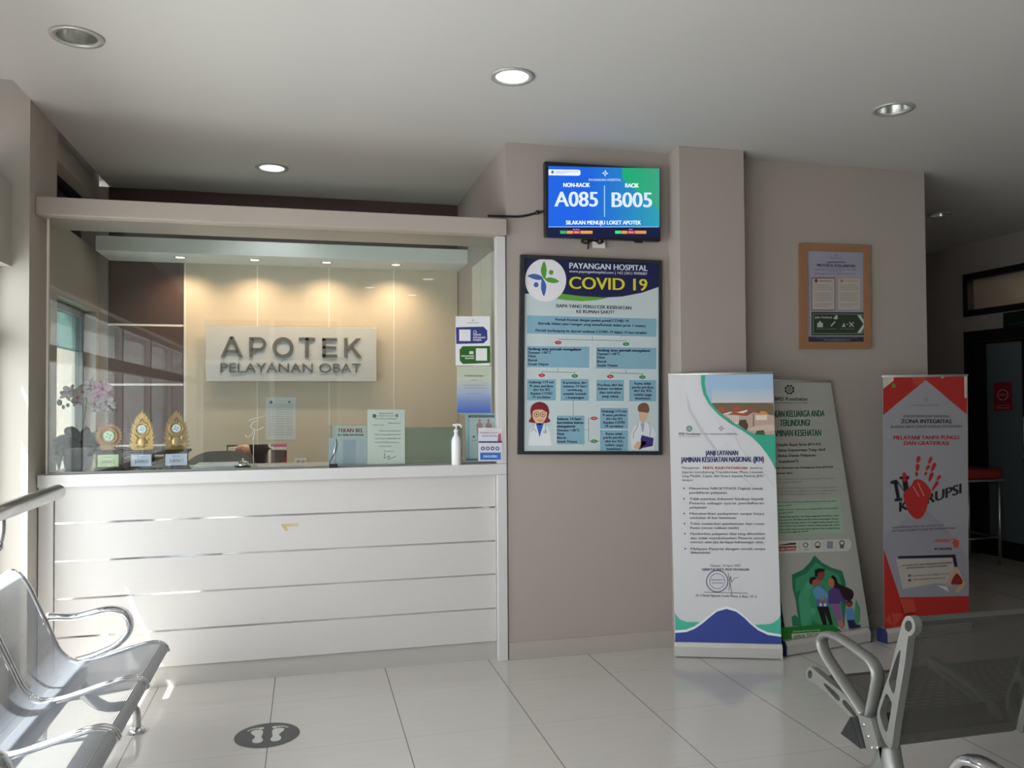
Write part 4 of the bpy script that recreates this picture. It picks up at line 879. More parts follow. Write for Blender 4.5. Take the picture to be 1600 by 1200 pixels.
# ------------------------------------------------------------------ things on and behind the counter
ZT = 1.142
gold = mat('gilt_carving', (0.50, 0.30, 0.08), 0.32, 0.75)
paper_m = mat('white_paper', (0.74, 0.77, 0.75), 0.7)
acryl = glass('acrylic_sheet', (0.93, 0.96, 0.97), 0.8)
def flame(bm, x, z, ang, ln, wd, y, th):
    """one carved flame tongue, curled at its tip"""
    M_ = Matrix.Translation((x, y, z)) @ Matrix.Rotation(ang, 4, 'Y')
    pts = [(-wd * .5, 0), (-wd * .62, ln * .3), (-wd * .4, ln * .65), (wd * .12, ln), (wd * .10, ln * .72), (wd * .42, ln * .55), (wd * .58, ln * .25), (wd * .45, 0)]
    prism(bm, [M_ @ Vector((px, -th / 2, pz)) for px, pz in pts], M_.to_3x3() @ Vector((0, th, 0)))
def trophy(name_label, cx, Y, w, z_base, z_orn, plaque, kind='flame', rz=0.0, pl_col='c8cde6', ink='2c2c4c'):
    c = at(cx, 736, 1, Y); x0 = c.x
    t = thing('trophy', name_label, 'trophy', (x0, Y, ZT), group='award trophies behind the glass')
    h = z_base
    R_ = Matrix.Translation((x0, Y, ZT)) @ Matrix.Rotation(rz, 4, 'Z')
    def put(bm, nm, m_, sm=False, **k): bm.transform(R_); return obj(nm, bm, m_, t, sm, **k)
    bm = B(); d = 0.075
    box(bm, (-w * .56, -d * .56, 0), (w * .56, d * .56, 0.012), 0.003); box(bm, (-w * .50, -d * .5, 0.012), (w * .50, d * .5, 0.022), 0.002)
    box(bm, (-w * .45, -d * .45, 0.022), (w * .45, d * .45, h - 0.02)); box(bm, (-w * .5, -d * .5, h - 0.02), (w * .5, d * .5, h - 0.01), 0.002); box(bm, (-w * .58, -d * .58, h - 0.01), (w * .58, d * .58, h), 0.002)
    put(bm, 'pedestal', dark_wood)
    # plaque with its lettering
    pv = []; pm = []; b2 = B()
    zz0, zz1 = 0.026, h - 0.024
    box(b2, (-w * .41, -d * .45 - 0.003, zz0), (w * .41, -d * .45, zz1))
    for s, zc, hh, ww in ((plaque, 0.42, 0.24, 0.62), ('LOMBA PELAYANAN', 0.80, 0.09, 0.36)):
        vs, fs, wd = text_shape(s, 1.0); H = zz1 - zz0; W_2 = w * .82 * ww
        vv = [b2.verts.new((-W_2 / 2 + W_2 * a / wd, -d * .45 - 0.0036, zz0 + H * (zc - hh / 2) + H * hh * b / CAP)) for a, b in vs]
        for f in fs:
            try: b2.faces.new([vv[i] for i in f]).material_index = 1
            except ValueError: pass
    put(b2, 'plaque', [print_mat(pl_col), print_mat(ink)])
    bm = B()
    if kind == 'flame':
        H = z_orn; bw = w * .45
        outline = [(-0.62, 0), (-0.9, .16), (-1.0, .34), (-0.98, .52), (-0.78, .70), (-0.45, .86), (0, 1.0), (0.45, .86), (0.78, .70), (0.98, .52), (1.0, .34), (0.9, .16), (0.62, 0)]
        prism(bm, [(x * bw * .52, -0.004, h + z * H * .80) for x, z in outline], (0, 0.008, 0))
        for sx in (-1, 1):
            for k, (fx, fz, an, l, wd_) in enumerate(((.55, .02, 1.25, .17, .10), (.62, .10, 1.05, .17, .10), (.68, .20, .85, .17, .10), (.72, .31, .7, .16, .09), (.72, .42, .55, .16, .09), (.66, .53, .45, .16, .09), (.55, .64, .35, .15, .08), (.40, .73, .25, .14, .08), (.22, .80, .14, .14, .07))):
                flame(bm, sx * fx * bw * .8, h + fz * H, sx * an * .95, l * H * 1.35, wd_ * H * .95, -0.004 - .002 * (k % 2), 0.012 + .008 * (k % 2))
            for fx, fz in ((.35, .14), (.5, .3), (.3, .68)): ball(bm, (sx * fx * bw, -0.01, h + fz * H), 0.05 * H, (1, .4, 1.3), 8)
        flame(bm, 0, h + .84 * H, 0, .2 * H, .09 * H, -0.004, 0.018)
        ball(bm, (0, -0.010, h + .2 * H), .13 * H, (.9, .25, 1.1), 12); box(bm, (-bw * .8, -0.022, h), (bw * .8, 0.022, h + 0.006))
        zc, rr = h + .55 * H, .17 * H
    else:
        H = z_orn; zc, rr = h + .52 * H, .30 * H
        for k in range(22):
            a = 2 * pi * k / 22; flame(bm, cos(a) * rr * 1.1, zc + sin(a) * rr * 1.1, pi / 2 - a, rr * .55, rr * .36, -0.004, 0.012)
        ring_prism(bm, [(cos(2 * pi * k / 28) * rr * 1.25, -0.008, zc + sin(2 * pi * k / 28) * rr * 1.25) for k in range(28)], [[(cos(2 * pi * k / 28) * rr * .6, -0.008, zc + sin(2 * pi * k / 28) * rr * .6) for k in range(28)]], (0, 0.014, 0))
        prism(bm, [(-rr * .9, -0.012, h), (rr * .9, -0.012, h), (rr * .35, -0.012, h + H * .14), (-rr * .35, -0.012, h + H * .14)], (0, 0.024, 0))
    path = [(cos(2 * pi * k / 24) * rr, -0.014, zc + sin(2 * pi * k / 24) * rr) for k in range(24)]
    tube(bm, path, rr * .14, 8, True)
    put(bm, 'ornament', gold if kind == 'flame' else mat('bronze_gilt', (0.36, 0.20, 0.09), 0.35, 0.7))
    bm = B(); rd = rr * .62
    lathe(bm, [(rd, -0.004), (rd, 0.004)], (0, 0, 0), 24); bm.transform(Matrix.Translation((0, -0.014, zc)) @ Matrix.Rotation(pi / 2, 4, 'X'))
    for f in bm.faces: f.smooth = False
    for i in range(4):
        a = i * pi / 2 + .3; v = [bm.verts.new((cos(a + da) * rd * q, -0.0186, zc + sin(a + da) * rd * q)) for q, da in ((.12, 0), (.4, .5), (.75, 0), (.4, -.3))]; f = bm.faces.new(v); f.material_index = 1
    put(bm, 'medallion', [print_mat('dfe4ec' if kind == 'flame' else 'cfe6c4'), print_mat('54719c' if kind == 'flame' else '7aa27c')])
    return t
trophy('gilt flame trophy with a plaque reading JUARA 3, middle of the three', 222.5, 4.85, 0.125, 0.113, 0.205, 'JUARA 3')
trophy('gilt flame trophy with a plaque reading JUARA 1, rightmost of the three', 275.5, 4.85, 0.135, 0.113, 0.208, 'JUARA 1', rz=0.14)
trophy('small bronze sunburst trophy with a pale green plaque reading JUARA 2, beside the orchid', 170.5, 4.86, 0.125, 0.115, 0.145, 'JUARA 2', 'sun', 0.05, 'cfe0b4', '46543a')

# orchid
o = at(122, 737, 1, 5.03)
t = thing('potted_orchid', 'pale orchid in a silver pot behind the glass beside the left pillar', 'potted plant', (o.x, 5.03, ZT))
bm = B(); lathe(bm, [(0.062, 0), (0.068, 0.02), (0.074, 0.06), (0.082, 0.105), (0.088, 0.12), (0.088, 0.126), (0.076, 0.124), (0.07, 0.10)], (o.x, 5.03, ZT), 28); obj('pot', bm, mat('silver_pot', (0.42, 0.44, 0.48), 0.35, 0.6), t, True)
bm = B(); lathe(bm, [(0.001, 0.108), (0.078, 0.108)], (o.x, 5.03, ZT), 20, cap=False); obj('potting_bark', bm, mat('bark', (0.05, 0.03, 0.02), 0.9, bump=0.6, nscale=60), t)
leafm = mat('orchid_leaf', (0.020, 0.055, 0.035), 0.4)
def leaf(path, w, yoff):
    bm = B(); P = smooth_path(path, 5); n = len(P); rows = []
    for i, p in enumerate(P):
        k = i / (n - 1); ww = w * (sin(pi * min(1, k * .85 + .15)) ** .6) if i < n - 1 else 0.002
        d = (P[min(i + 1, n - 1)] - P[max(i - 1, 0)]).normalized(); nn = Vector((-d.z, 0, d.x))
        rows.append([bm.verts.new(p + nn * ww * .5 + Vector((0, -0.012, 0))), bm.verts.new(p + Vector((0, 0.006, 0))), bm.verts.new(p - nn * ww * .5 + Vector((0, -0.012, 0)))])
    for a, b in zip(rows, rows[1:]):
        for j in range(2): bm.faces.new((a[j], a[j + 1], b[j + 1], b[j]))
    bmesh.ops.solidify(bm, geom=list(bm.faces), thickness=0.003)
    obj('leaf', bm, leafm, t, True)
for pts, w, dy in (([(124, 706), (112, 694), (97, 690), (84, 697)], .085, -0.03), ([(120, 704), (108, 700), (99, 707), (96, 714)], .10, -0.05), ([(128, 702), (140, 694), (152, 684), (158, 682)], .09, 0.0),
                   ([(122, 700), (118, 685), (110, 675), (105, 680)], .08, 0.03), ([(126, 700), (131, 688), (135, 675), (136, 666)], .06, 0.02), ([(130, 704), (142, 700), (150, 694)], .08, -0.04)):
    leaf([at(x, y, 1, 5.03 + dy) for x, y in pts], w, dy)
stemm = mat('orchid_stem', (0.10, 0.13, 0.06), 0.5)
bm = B(); tube(bm, smooth_path([at(127, 702, 1, 5.03), at(130, 668, 1, 5.03), at(135, 632, 1, 5.02), at(132, 618, 1, 5.01), at(118, 612, 1, 5.00), at(96, 622, 1, 4.99)], 6), 0.004, 6); obj('stem', bm, stemm, t, True)
bm = B(); tube(bm, smooth_path([at(134, 637, 1, 5.02), at(146, 637, 1, 5.01), at(156, 624, 1, 5.00), at(164, 630, 1, 4.99), at(176, 642, 1, 4.98)], 6), 0.003, 6); obj('stem', bm, stemm, t, True)
petal = mat('orchid_petal', (0.50, 0.43, 0.46), 0.6); petal2 = mat('orchid_petal_pink', (0.50, 0.26, 0.40), 0.6); lip = mat('orchid_lip', (0.35, 0.08, 0.18), 0.5)
def flower(x, y, Y, r, tilt, m_):
    c = at(x, y, 1, Y); bm = B()
    for k, (a, l, w) in enumerate(((90, 1.0, .55), (18, 1.05, .95), (162, 1.05, .95), (-40, .9, .5), (220, .9, .5))):
        a = radians(a + tilt); M_ = Matrix.Translation(c) @ Matrix.Rotation(-a + pi / 2, 4, 'Y')
        ball(bm, (0, 0, 0), r * .52, (w * .8, .16, l), 10, 0, Matrix.Translation((0, 0, 0))) if False else None
        tt = B(); ball(tt, (0, -0.002 * k, r * .52), r * .52, (w * .85, .14, l), 10); tt.transform(M_); join(bm, tt)
    f = obj('flower', bm, m_, t, True)
    bm = B(); ball(bm, c + Vector((0, -r * .2, -r * .12)), r * .2, (1, .8, 1.2), 8); obj('lip', bm, lip, f, True)
random.seed(4)
for i, (x, y, r) in enumerate(((110, 612, .034), (104, 618, .03), (122, 620, .034), (136, 606, .036), (142, 602, .034), (130, 612, .03), (160, 606, .042), (154, 618, .036), (148, 630, .03), (158, 632, .032), (166, 627, .033), (172, 634, .03), (163, 640, .027), (121, 628, .026), (148, 641, .024))):
    flower(x, y, 4.98 + random.uniform(-.03, .04), r * 1.2, random.uniform(-25, 25), petal2 if i in (6, 7) else petal)
for x, y in ((93, 629), (99, 636), (106, 633), (181, 642)):
    bm = B(); ball(bm, at(x, y, 1, 4.99), 0.009 if x > 94 else .014, (1, 1, 1.3), 8); obj('bud', bm, stemm, t, True)
# jar with greenery
j = at(92, 738, 1, 4.86); t = thing('glass_jar', 'small clear jar with a sprig of greenery at the left end of the counter', 'jar', (j.x, 4.86, ZT))
bm = B(); lathe(bm, [(0.024, 0.0), (0.027, 0.01), (0.026, 0.06), (0.020, 0.075), (0.021, 0.08)], (j.x, 4.86, ZT), 20, cap=False); lathe(bm, [(0.0005, 0.001), (0.024, 0.001)], (j.x, 4.86, ZT), 20, cap=False); obj('jar_body', bm, acryl, t, True)
bm = B()
for k in range(7):
    a = k * 0.9; tube(bm, smooth_path([(j.x, 4.86, ZT + 0.01), (j.x + .012 * cos(a), 4.86 + .012 * sin(a), ZT + .06), (j.x + .022 * cos(a), 4.86 + .022 * sin(a), ZT + .085 + .006 * (k % 3))], 4), [0.002] * 5 + [0.006, 0.007, 0.005, 0.001], 6)
obj('sprig', bm, mat('sprig_green', (0.12, 0.17, 0.11), 0.6), t, True)

# paper piles, bell, rod stand
def pile(label, x0, x1, Y0, Y1, n, hs, name='paper_stack', cols=None):
    a, b = at(x0, 735, 1, Y0), at(x1, 735, 1, Y0); t = thing(name, label, 'paper', ((a.x + b.x) / 2, (Y0 + Y1) / 2, ZT))
    z = ZT
    for i in range(n):
        dx = random.uniform(-.006, .006); obj('sheaf', box(B(), (a.x + dx, Y0 + abs(dx), z), (b.x + dx, Y1 + dx, z + hs), 0.001), (cols or [paper_m])[i % len(cols or [1])], t); z += hs + 0.0004
    return t
pile('flat stack of white papers beside the desk bell', 301, 367, 4.80, 5.03, 3, 0.008, cols=[paper_m, mat('grey_paper', (0.5, 0.53, 0.57), 0.7)])
pile('block of white and orange-edged papers behind the trophies', 191, 258, 4.94, 5.12, 6, 0.011, cols=[mat('orange_edge', (0.70, 0.38, 0.18), 0.7), paper_m, paper_m])
c = at(380, 733, 2, ZT); c.y = 4.82; c.x = at(380, 733, 1, 4.82).x
t = thing('desk_bell', 'chrome desk bell with a black base at the end of the paper stack', 'bell', (c.x, 4.82, ZT))
bm = B(); lathe(bm, [(0.04, 0), (0.042, 0.006), (0.038, 0.014), (0.03, 0.017)], (c.x, 4.82, ZT), 28); obj('base', bm, black_p, t, True)
bm = B(); lathe(bm, [(0.035, 0.018), (0.034, 0.026), (0.027, 0.036), (0.014, 0.043), (0.0005, 0.045)], (c.x, 4.82, ZT), 28, cap=False); obj('dome', bm, chrome, t, True)
bm = B(); lathe(bm, [(0.003, 0.044), (0.003, 0.05), (0.007, 0.051), (0.007, 0.055), (0.0005, 0.057)], (c.x, 4.82, ZT), 14, cap=False); obj('plunger', bm, chrome, t, True)
c = at(396, 733, 1, 4.82); t = thing('rod_stand', 'thin white rod on a clear block with a curled white ornament on top', 'ornament', (c.x, 4.82, ZT))
obj('block', box(B(), (c.x - .02, 4.802, ZT), (c.x + .02, 4.838, ZT + .02), 0.002), acryl, t)
ivory = mat('ivory_plastic', (0.78, 0.74, 0.66), 0.5)
bm = B(); tube(bm, [(c.x, 4.82, ZT + .015), at(396, 684, 1, 4.82)], 0.0022, 8); obj('rod', bm, ivory, t, True)
bm = B()
for p, r in (([(388, 658), (398, 654), (406, 652), (416, 649)], .0035), ([(396, 688), (398, 672), (392, 668), (396, 660), (404, 658)], .004), ([(383, 680), (387, 683), (394, 679), (396, 672)], .0035), ([(398, 672), (406, 671), (412, 667)], .003)):
    tube(bm, smooth_path([at(x, y, 1, 4.82) for x, y in p], 5), r, 6)
obj('curl', bm, ivory, t, True)

# notice holder, pen on a cord, letter, low pane
Y = 4.775
def panel_px(name, label, cat, q, Y, hexcol, thick=0.002, nm='sheet', step=0.0004):
    c0 = at((q[0] + q[2]) / 2, q[3], 1, Y); t = thing(name, label, cat, (c0.x, Y, c0.z))
    A = Art((c0.x, Y, c0.z), EX, EZ, step=step); A.backing([(q[0], q[3]), (q[2], q[3]), (q[2], q[1]), (q[0], q[1])], hexcol, thick); return t, A
t, A = panel_px('bell_notice', 'clear stand holding a card headed TEKAN BEL behind the glass', 'notice', (519.5, 665, 573, 726.5), 4.80, 'e6e8e2')
A.rect(513.5, 684.5, 573, 726.5, 'dfe6f0', 1).rect(536, 687, 556, 726, 'cfd8ea', 2)
A.text('TEKAN BEL', 527.5, 567.5, 675.5, 6, '9a3a34', bold=1).text('JIKA TIDAK ADA PETUGAS', 527.5, 568, 681, 3, '3c3c40', bold=1)
A.done('card', t)
a, b = at(513, 727, 1, 4.795), at(573.5, 664, 1, 4.795); obj('holder', box(B(), (a.x, 4.7905, a.z - .001), (b.x, 4.7935, b.z)), acryl, t)
c = at(520.5, 727, 1, 4.72); t = thing('counter_pen', 'pen in a small black holder standing before the TEKAN BEL card', 'pen', (c.x, 4.712, ZT))
obj('holder', box(B(), (c.x - .024, 4.698, ZT), (c.x + .024, 4.726, ZT + .022), 0.004), black_p, t)
bm = B(); tube(bm, [at(523, 722, 1, 4.712), at(522.4, 706, 1, 4.712), at(525.3, 687, 1, 4.712)], [.005, .005, .003], 8); obj('pen', bm, mat('silver_pen', (0.6, 0.6, 0.62), 0.3, 0.6), t, True)
bm = B(); tube(bm, smooth_path([at(525.5, 686, 1, 4.710), at(526.5, 696, 1, 4.710), at(523, 708, 1, 4.709), at(516, 720, 1, 4.708), at(515, 727, 1, 4.706)], 6), .0028, 6); obj('cord', bm, black_p, t, True)
t, A = panel_px('letter', 'pale typed letter with a signature standing behind the glass right of TEKAN BEL', 'letter', (574, 640, 632.5, 725.5), 4.758, 'e2e8e5', 0.001)
A.ell(585, 650, 3, 3.2, '6c7a5c', 2).ell(620, 649.5, 2.6, 2.6, '8fa0a0', 2)
for x0, x1, y, s in ((592, 614, 647, 'PEMERINTAH KABUPATEN'), (591, 616, 651, 'RUMAH SAKIT UMUM DAERAH'), (586, 620, 655, 'Jalan Raya Payangan'), (583, 600, 665, 'Nomor surat'), (607, 626, 662, 'Payangan'), (592, 626, 674, 'Kepada seluruh pengunjung apotek'), (586, 626, 680, 'dimohon menunggu panggilan nomor antrean'), (586, 626, 686, 'sesuai layar di sebelah loket obat'), (586, 624, 692, 'resep racikan memerlukan waktu lebih lama'), (592, 612, 698, 'terima kasih'), (600, 616, 706, 'Direktur')):
    A.text(s, x0, x1, y, 2.2, '7c8884', 3)
A.line([(601, 708), (600, 716), (609, 712), (606, 718), (619, 713)], .7, '4c5458', 3).poly([(574, 725.5), (588, 725.5), (577, 700), (574, 700)], 'dde6df', 2)
A.done('sheet', t)
t = thing('sliding_pane', 'low green-tinted glass pane with a cut top edge between the letter and the bottle', 'glass pane', (0.72, 4.775, ZT))
a, b = at(633, 723, 1, 4.775), at(722, 667, 1, 4.775)
obj('pane', box(B(), (a.x, 4.772, ZT + .001), (b.x, 4.778, b.z)), glass('green_pane', (0.66, 0.76, 0.70), 0.8, 0.0, 0.25, (0.45, 0.52, 0.48)), t)
obj('pane_edge', box(B(), (a.x, 4.770, ZT + .0005), (b.x, 4.780, ZT + .006)), black_p, t)

# sanitiser bottle
c = at(713, 723, 1, 4.698); c.y = 4.697
t = thing('pump_bottle', 'white pump bottle of hand sanitiser on the counter edge', 'bottle', (c.x, c.y, ZT))
bm = B(); s_ = 0.028
lathe(bm, [(s_ * .9, 0), (s_, .004), (s_, .125), (s_ * .97, .14), (s_ * .8, .155), (s_ * .5, .168), (s_ * .42, .175), (s_ * .42, .186)], (c.x, c.y, ZT), 32); obj('bottle_body', bm, white_p, t, True)
bm = B(); lathe(bm, [(s_ * .5, .186), (s_ * .5, .200), (s_ * .34, .204), (s_ * .16, .206), (s_ * .16, .222), (s_ * .30, .223), (s_ * .30, .231), (s_ * .1, .233)], (c.x, c.y, ZT), 20); obj('pump_collar', bm, white_p, t, True)
bm = B(); tube(bm, smooth_path([(c.x - .02, c.y, ZT + .229), (c.x + .012, c.y - .004, ZT + .231), (c.x + .026, c.y - .008, ZT + .226), (c.x + .029, c.y - .009, ZT + .213)], 5), [.006] * 6 + [.0055] * 6 + [.004] * 4, 8); obj('pump_spout', bm, white_p, t, True)

# leaflets stuck to the screen
t, A = panel_px('leaflet', 'white leaflet with blue and green code panels on the glass', 'leaflet', (711.8, 494.3, 765.5, 571), 4.7335, 'dfdfe2', 0.0006)
A.crop(680, 380, 0.29979)
cross_mark(A, 196, 402, 8, '6a7080'); A.text('PAYANGAN HOSPITAL', 165, 228, 417, 5, '77777f')
A.poly([(110, 525), (252, 522), (272, 503), (271, 455), (252, 435), (108, 438)], '343a7c', 1).poly([(145, 630), (287, 624), (286, 535), (142, 537), (127, 556), (128, 612)], '2c6028', 1)
A.rect(125, 450, 184, 510, 'dcdce2', 2).rect(212, 548, 270, 612, 'dcdfdc', 2)
A.ringe(207, 463, 6, 9, 'd6d8ea', 2, 14).text('SURVEI', 197, 238, 482, 9, 'e8e8f4', bold=1.4).text('KEPUASAN', 197, 260, 496, 9, 'e8e8f4', bold=1.4).text('PASIEN', 197, 240, 509, 9, 'e8e8f4', bold=1.4)
A.rect(178, 563, 199, 578, 'c8d8c4', 2).text('PENGADUAN', 136, 202, 592, 8, 'e4ece2', bold=1.4).text('KELUHAN', 156, 202, 604, 8, 'e4ece2', bold=1.4)
A.done('sheet', t)
t, A = panel_px('notice_sheet', 'notice sheet fading from pale green to blue on the glass below the leaflet', 'notice', (713.8, 572, 768, 646), 4.7325, 'b9bfae', 0.0006)
A.crop(680, 380, 0.29979); A.grad(114, 770, 291, 885, 'a3adc4', '4a68b4', 1, 12).grad(113, 700, 291, 770, 'bcc2b2', 'a3adc4', 1, 8)
A.text('STANDAR PELAYANAN', 152, 250, 695, 7, '5c6058', 3, bold=.5)
for i, (x0, x1, y) in enumerate(((185, 220, 716), (140, 262, 742), (150, 262, 757), (160, 240, 785))): A.text(('apotek', 'waktu tunggu obat jadi tiga puluh menit', 'obat racikan enam puluh menit', 'RSUD Payangan')[i], x0, x1, y, 5, '74808c', 3)
A.done('sheet', t)
t, A = panel_px('anatomy_sheet', 'pale blue sheet with two body outlines standing at the right end of the screen', 'notice', (727, 646, 775, 721), 4.765, 'b4d6e2', 0.002)
A.crop(550, 560, 0.1875); A.rect(975, 475, 1220, 840, 'd0e2e8', 1).rect(970, 475, 1185, 493, '2f4a6c', 2).text('TEKNIK PENYUNTIKAN INSULIN', 985, 1175, 489, 9, 'd8e4ee', 3)
for x in (1062, 1138):
    A.ell(x, 518, 11, 14, 'c69a98', 3).poly([(x - 24, 578), (x - 24, 548), (x - 8, 534), (x + 8, 534), (x + 24, 548), (x + 24, 578), (x + 18, 640), (x - 18, 640)], 'c69a98', 3)
A.line([(1217, 475), (1217, 840)], 3, '5a7c94', 2).line([(975, 475), (975, 840)], 3, '5a7c94', 2).ell(1015, 652, 9, 8, '4c5c6c', 3).text('Suntik', 995, 1040, 688, 10, '3c4c5c', 3).rect(950, 835, 1210, 850, '4f8fb8', 2)
A.done('sheet', t)
t, A = panel_px('tent_card', 'small folded card with blue icons leaning at the right post of the counter', 'card', (747.5, 668.5, 785, 720.5), 4.686, 'd6d4de', 0.002)
A.crop(550, 560, 0.1875); A.text('PAYANGAN HOSPITAL', 1110, 1185, 600, 5, '8a8a98').text('Tanyakan Lima O', 1062, 1215, 622, 9, '8a3c58', bold=1).text('kepada Apoteker', 1085, 1215, 650, 9, '3c3c6c', bold=1).text('Jaga kesehatan anda', 1085, 1195, 634, 6, '6c6c88')
A.rect(1054, 690, 1250, 703, '2f3470', 2).poly([(1212, 690), (1220, 630), (1238, 620), (1246, 690)], 'b06070', 2)
for x in (1090, 1130, 1170, 1211): A.ringe(x, 750, 9, 16, '2c3a78', 3, 16)
A.rect(1068, 785, 1240, 845, '3a6cc4', 2).text('DAGUSIBU', 1095, 1210, 825, 18, 'dde6f4', 3, bold=1)
A.done('sheet', t)
# paper and socket on the back wall
t, A = panel_px('notice_sheet', 'white table sheet taped to the back wall below the APOTEK sign', 'notice', (415, 621, 462, 687), 6.2865, 'd8e0e2', 0.0008)
A.ell(423.5, 628.5, 2.4, 2.4, '5c6a5c', 2).ell(452, 628, 2, 2, '7c8a90', 2)
for i in range(14): A.text(('Jadwal petugas apotek', 'Senin sampai Sabtu', 'pagi siang malam')[i % 3], 420, 458, 633 + i * 3.6, 1.7, '8c98a0', 3)
A.rect(415, 677, 462, 687, 'd8dedb', 1); A.done('sheet', t)
a, b = at(460.5, 728, 1, 6.27), at(479, 716, 1, 6.27); t = thing('wall_socket', 'double white socket on the back wall right of the hatch', 'socket', ((a.x + b.x) / 2, 6.285, a.z))
obj('face_plate', box(B(), (a.x, 6.276, a.z), (b.x, 6.2875, b.z), 0.003), white_p, t)
for k in (.3, .7):
    x = a.x + (b.x - a.x) * k; bm = B(); lathe(bm, [(.014, 0), (.014, .002)], (0, 0, 0), 16); bm.transform(Matrix.Translation((x, 6.276, (a.z + b.z) / 2)) @ Matrix.Rotation(pi / 2, 4, 'X')); obj('outlet', bm, mat('socket_grey', (.4, .4, .4), .5), t)
# folding door leaf on the niche side wall
bm = B(); box(bm, (1.108, 5.265, 0.0), (1.142, 5.56, 2.43), 0.003); box(bm, (1.108, 4.96, 0.0), (1.142, 5.255, 2.43), 0.003)
d2 = struct('door_2', bm, mat('door_cream', (0.68, 0.65, 0.56), 0.5, noise=.05, nscale=6))
bm = B(); tube(bm, [(1.108, 5.02, 1.62), (1.085, 5.02, 1.63), (1.085, 5.02, 1.72), (1.108, 5.02, 1.73)], .007, 8); obj('door_handle', bm, steel, d2)

# office chair behind the counter
c = at(346, 705, 1, 5.60)
t = thing('office_chair', 'dark grey office chair with a rounded back behind the counter', 'chair', (c.x, 5.45, 0))
grey_f = mat('grey_upholstery', (0.10, 0.115, 0.115), 0.75); zt = c.z
bm = B(); q = [(-.24, zt - .46), (-.26, zt - .2), (-.215, zt - .075), (-.12, zt - .012), (0, zt), (.10, zt - .008), (.19, zt - .06), (.25, zt - .2), (.23, zt - .46)]
q = smooth_path([(c.x + x, 5.60, z) for x, z in q], 4); prism(bm, q, (0, .07, 0)); bmesh.ops.bevel(bm, geom=[e for e in bm.edges if abs(e.verts[0].co.y - e.verts[1].co.y) < 1e-5], offset=.015, segments=2, affect='EDGES'); obj('backrest', bm, grey_f, t, True)
obj('seat', box(B(), (c.x - .25, 5.18, .44), (c.x + .25, 5.60, .52), .03), grey_f, t)
obj('back_bracket', box(B(), (c.x - .04, 5.55, .42), (c.x + .04, 5.665, zt - .3), .005), black_p, t)
bm = B(); lathe(bm, [(.03, .09), (.03, .44)], (c.x, 5.4, 0), 16); obj('column', bm, steel, t, True)
bm = B()
for k in range(5):
    a = k * 2 * pi / 5; tube(bm, [(c.x, 5.4, .12), (c.x + .26 * cos(a), 5.4 + .17 * sin(a), .07)], [.03, .018], 8)
obj('star_base', bm, black_p, t)
for k in range(5):
    a = k * 2 * pi / 5; bm = B(); ball(bm, (c.x + .26 * cos(a), 5.4 + .17 * sin(a), .03), .03); obj('castor', bm, black_p, t, True)

# person seated in the room behind the hatch
def skin_mesh(nodes, edges, sub=2):
    me = bpy.data.meshes.new('sk'); me.from_pydata([n[:3] for n in nodes], edges, []); o_ = bpy.data.objects.new('sk', me); C.objects.link(o_)
    md = o_.modifiers.new('s', 'SKIN'); md.use_smooth_shade = True
    for v, n in zip(me.skin_vertices[0].data, nodes): v.radius = (n[3], n[4] if len(n) > 4 else n[3]); v.use_root = False
    me.skin_vertices[0].data[0].use_root = True
    sb = o_.modifiers.new('d', 'SUBSURF'); sb.levels = sub; sb.render_levels = sub
    dg = bpy.context.evaluated_depsgraph_get(); dg.update()
    r = bpy.data.meshes.new_from_object(o_.evaluated_get(dg)); bm = B(); bm.from_mesh(r)
    bpy.data.objects.remove(o_); bpy.data.meshes.remove(me); bpy.data.meshes.remove(r); return bm
h = at(383, 711, 1, 6.78); px_, py_, hz = h.x, 6.78, h.z
t = thing('person', 'person with dark hair in a maroon top, bowed head seen through the hatch', 'person', (px_ + .1, 6.86, 0))
skin = mat('skin', (0.46, 0.25, 0.17), 0.5)
nodes = [(px_ + .14, 6.88, .52, .15, .13), (px_ + .13, 6.88, .72, .14, .11), (px_ + .10, 6.87, .90, .155, .10), (px_ + .06, 6.84, 1.00, .055), (px_ + .035, 6.82, 1.05, .05),
         (px_ + .02, 6.80, hz - .02, .072, .082), (px_, 6.79, hz + .04, .082, .095), (px_ - .005, 6.785, hz + .10, .06, .07),
         (px_ - .08, 6.86, .93, .055), (px_ - .14, 6.74, .76, .043), (px_ - .20, 6.60, .86, .033), (px_ - .22, 6.56, .90, .026, .03),
         (px_ + .28, 6.87, .93, .055), (px_ + .33, 6.78, .74, .043), (px_ + .24, 6.62, .80, .033), (px_ + .20, 6.57, .82, .026, .03),
         (px_ + .05, 6.66, .50, .085), (px_ + .04, 6.55, .47, .06), (px_ + .04, 6.56, .10, .045), (px_ + .04, 6.50, .045, .04),
         (px_ + .24, 6.66, .50, .085), (px_ + .25, 6.55, .47, .06), (px_ + .25, 6.56, .10, .045), (px_ + .25, 6.50, .045, .04)]
edges = [(0, 1), (1, 2), (2, 3), (3, 4), (4, 5), (5, 6), (6, 7), (2, 8), (8, 9), (9, 10), (10, 11), (2, 12), (12, 13), (13, 14), (14, 15), (0, 16), (16, 17), (17, 18), (18, 19), (0, 20), (20, 21), (21, 22), (22, 23)]
bm = skin_mesh(nodes, edges)
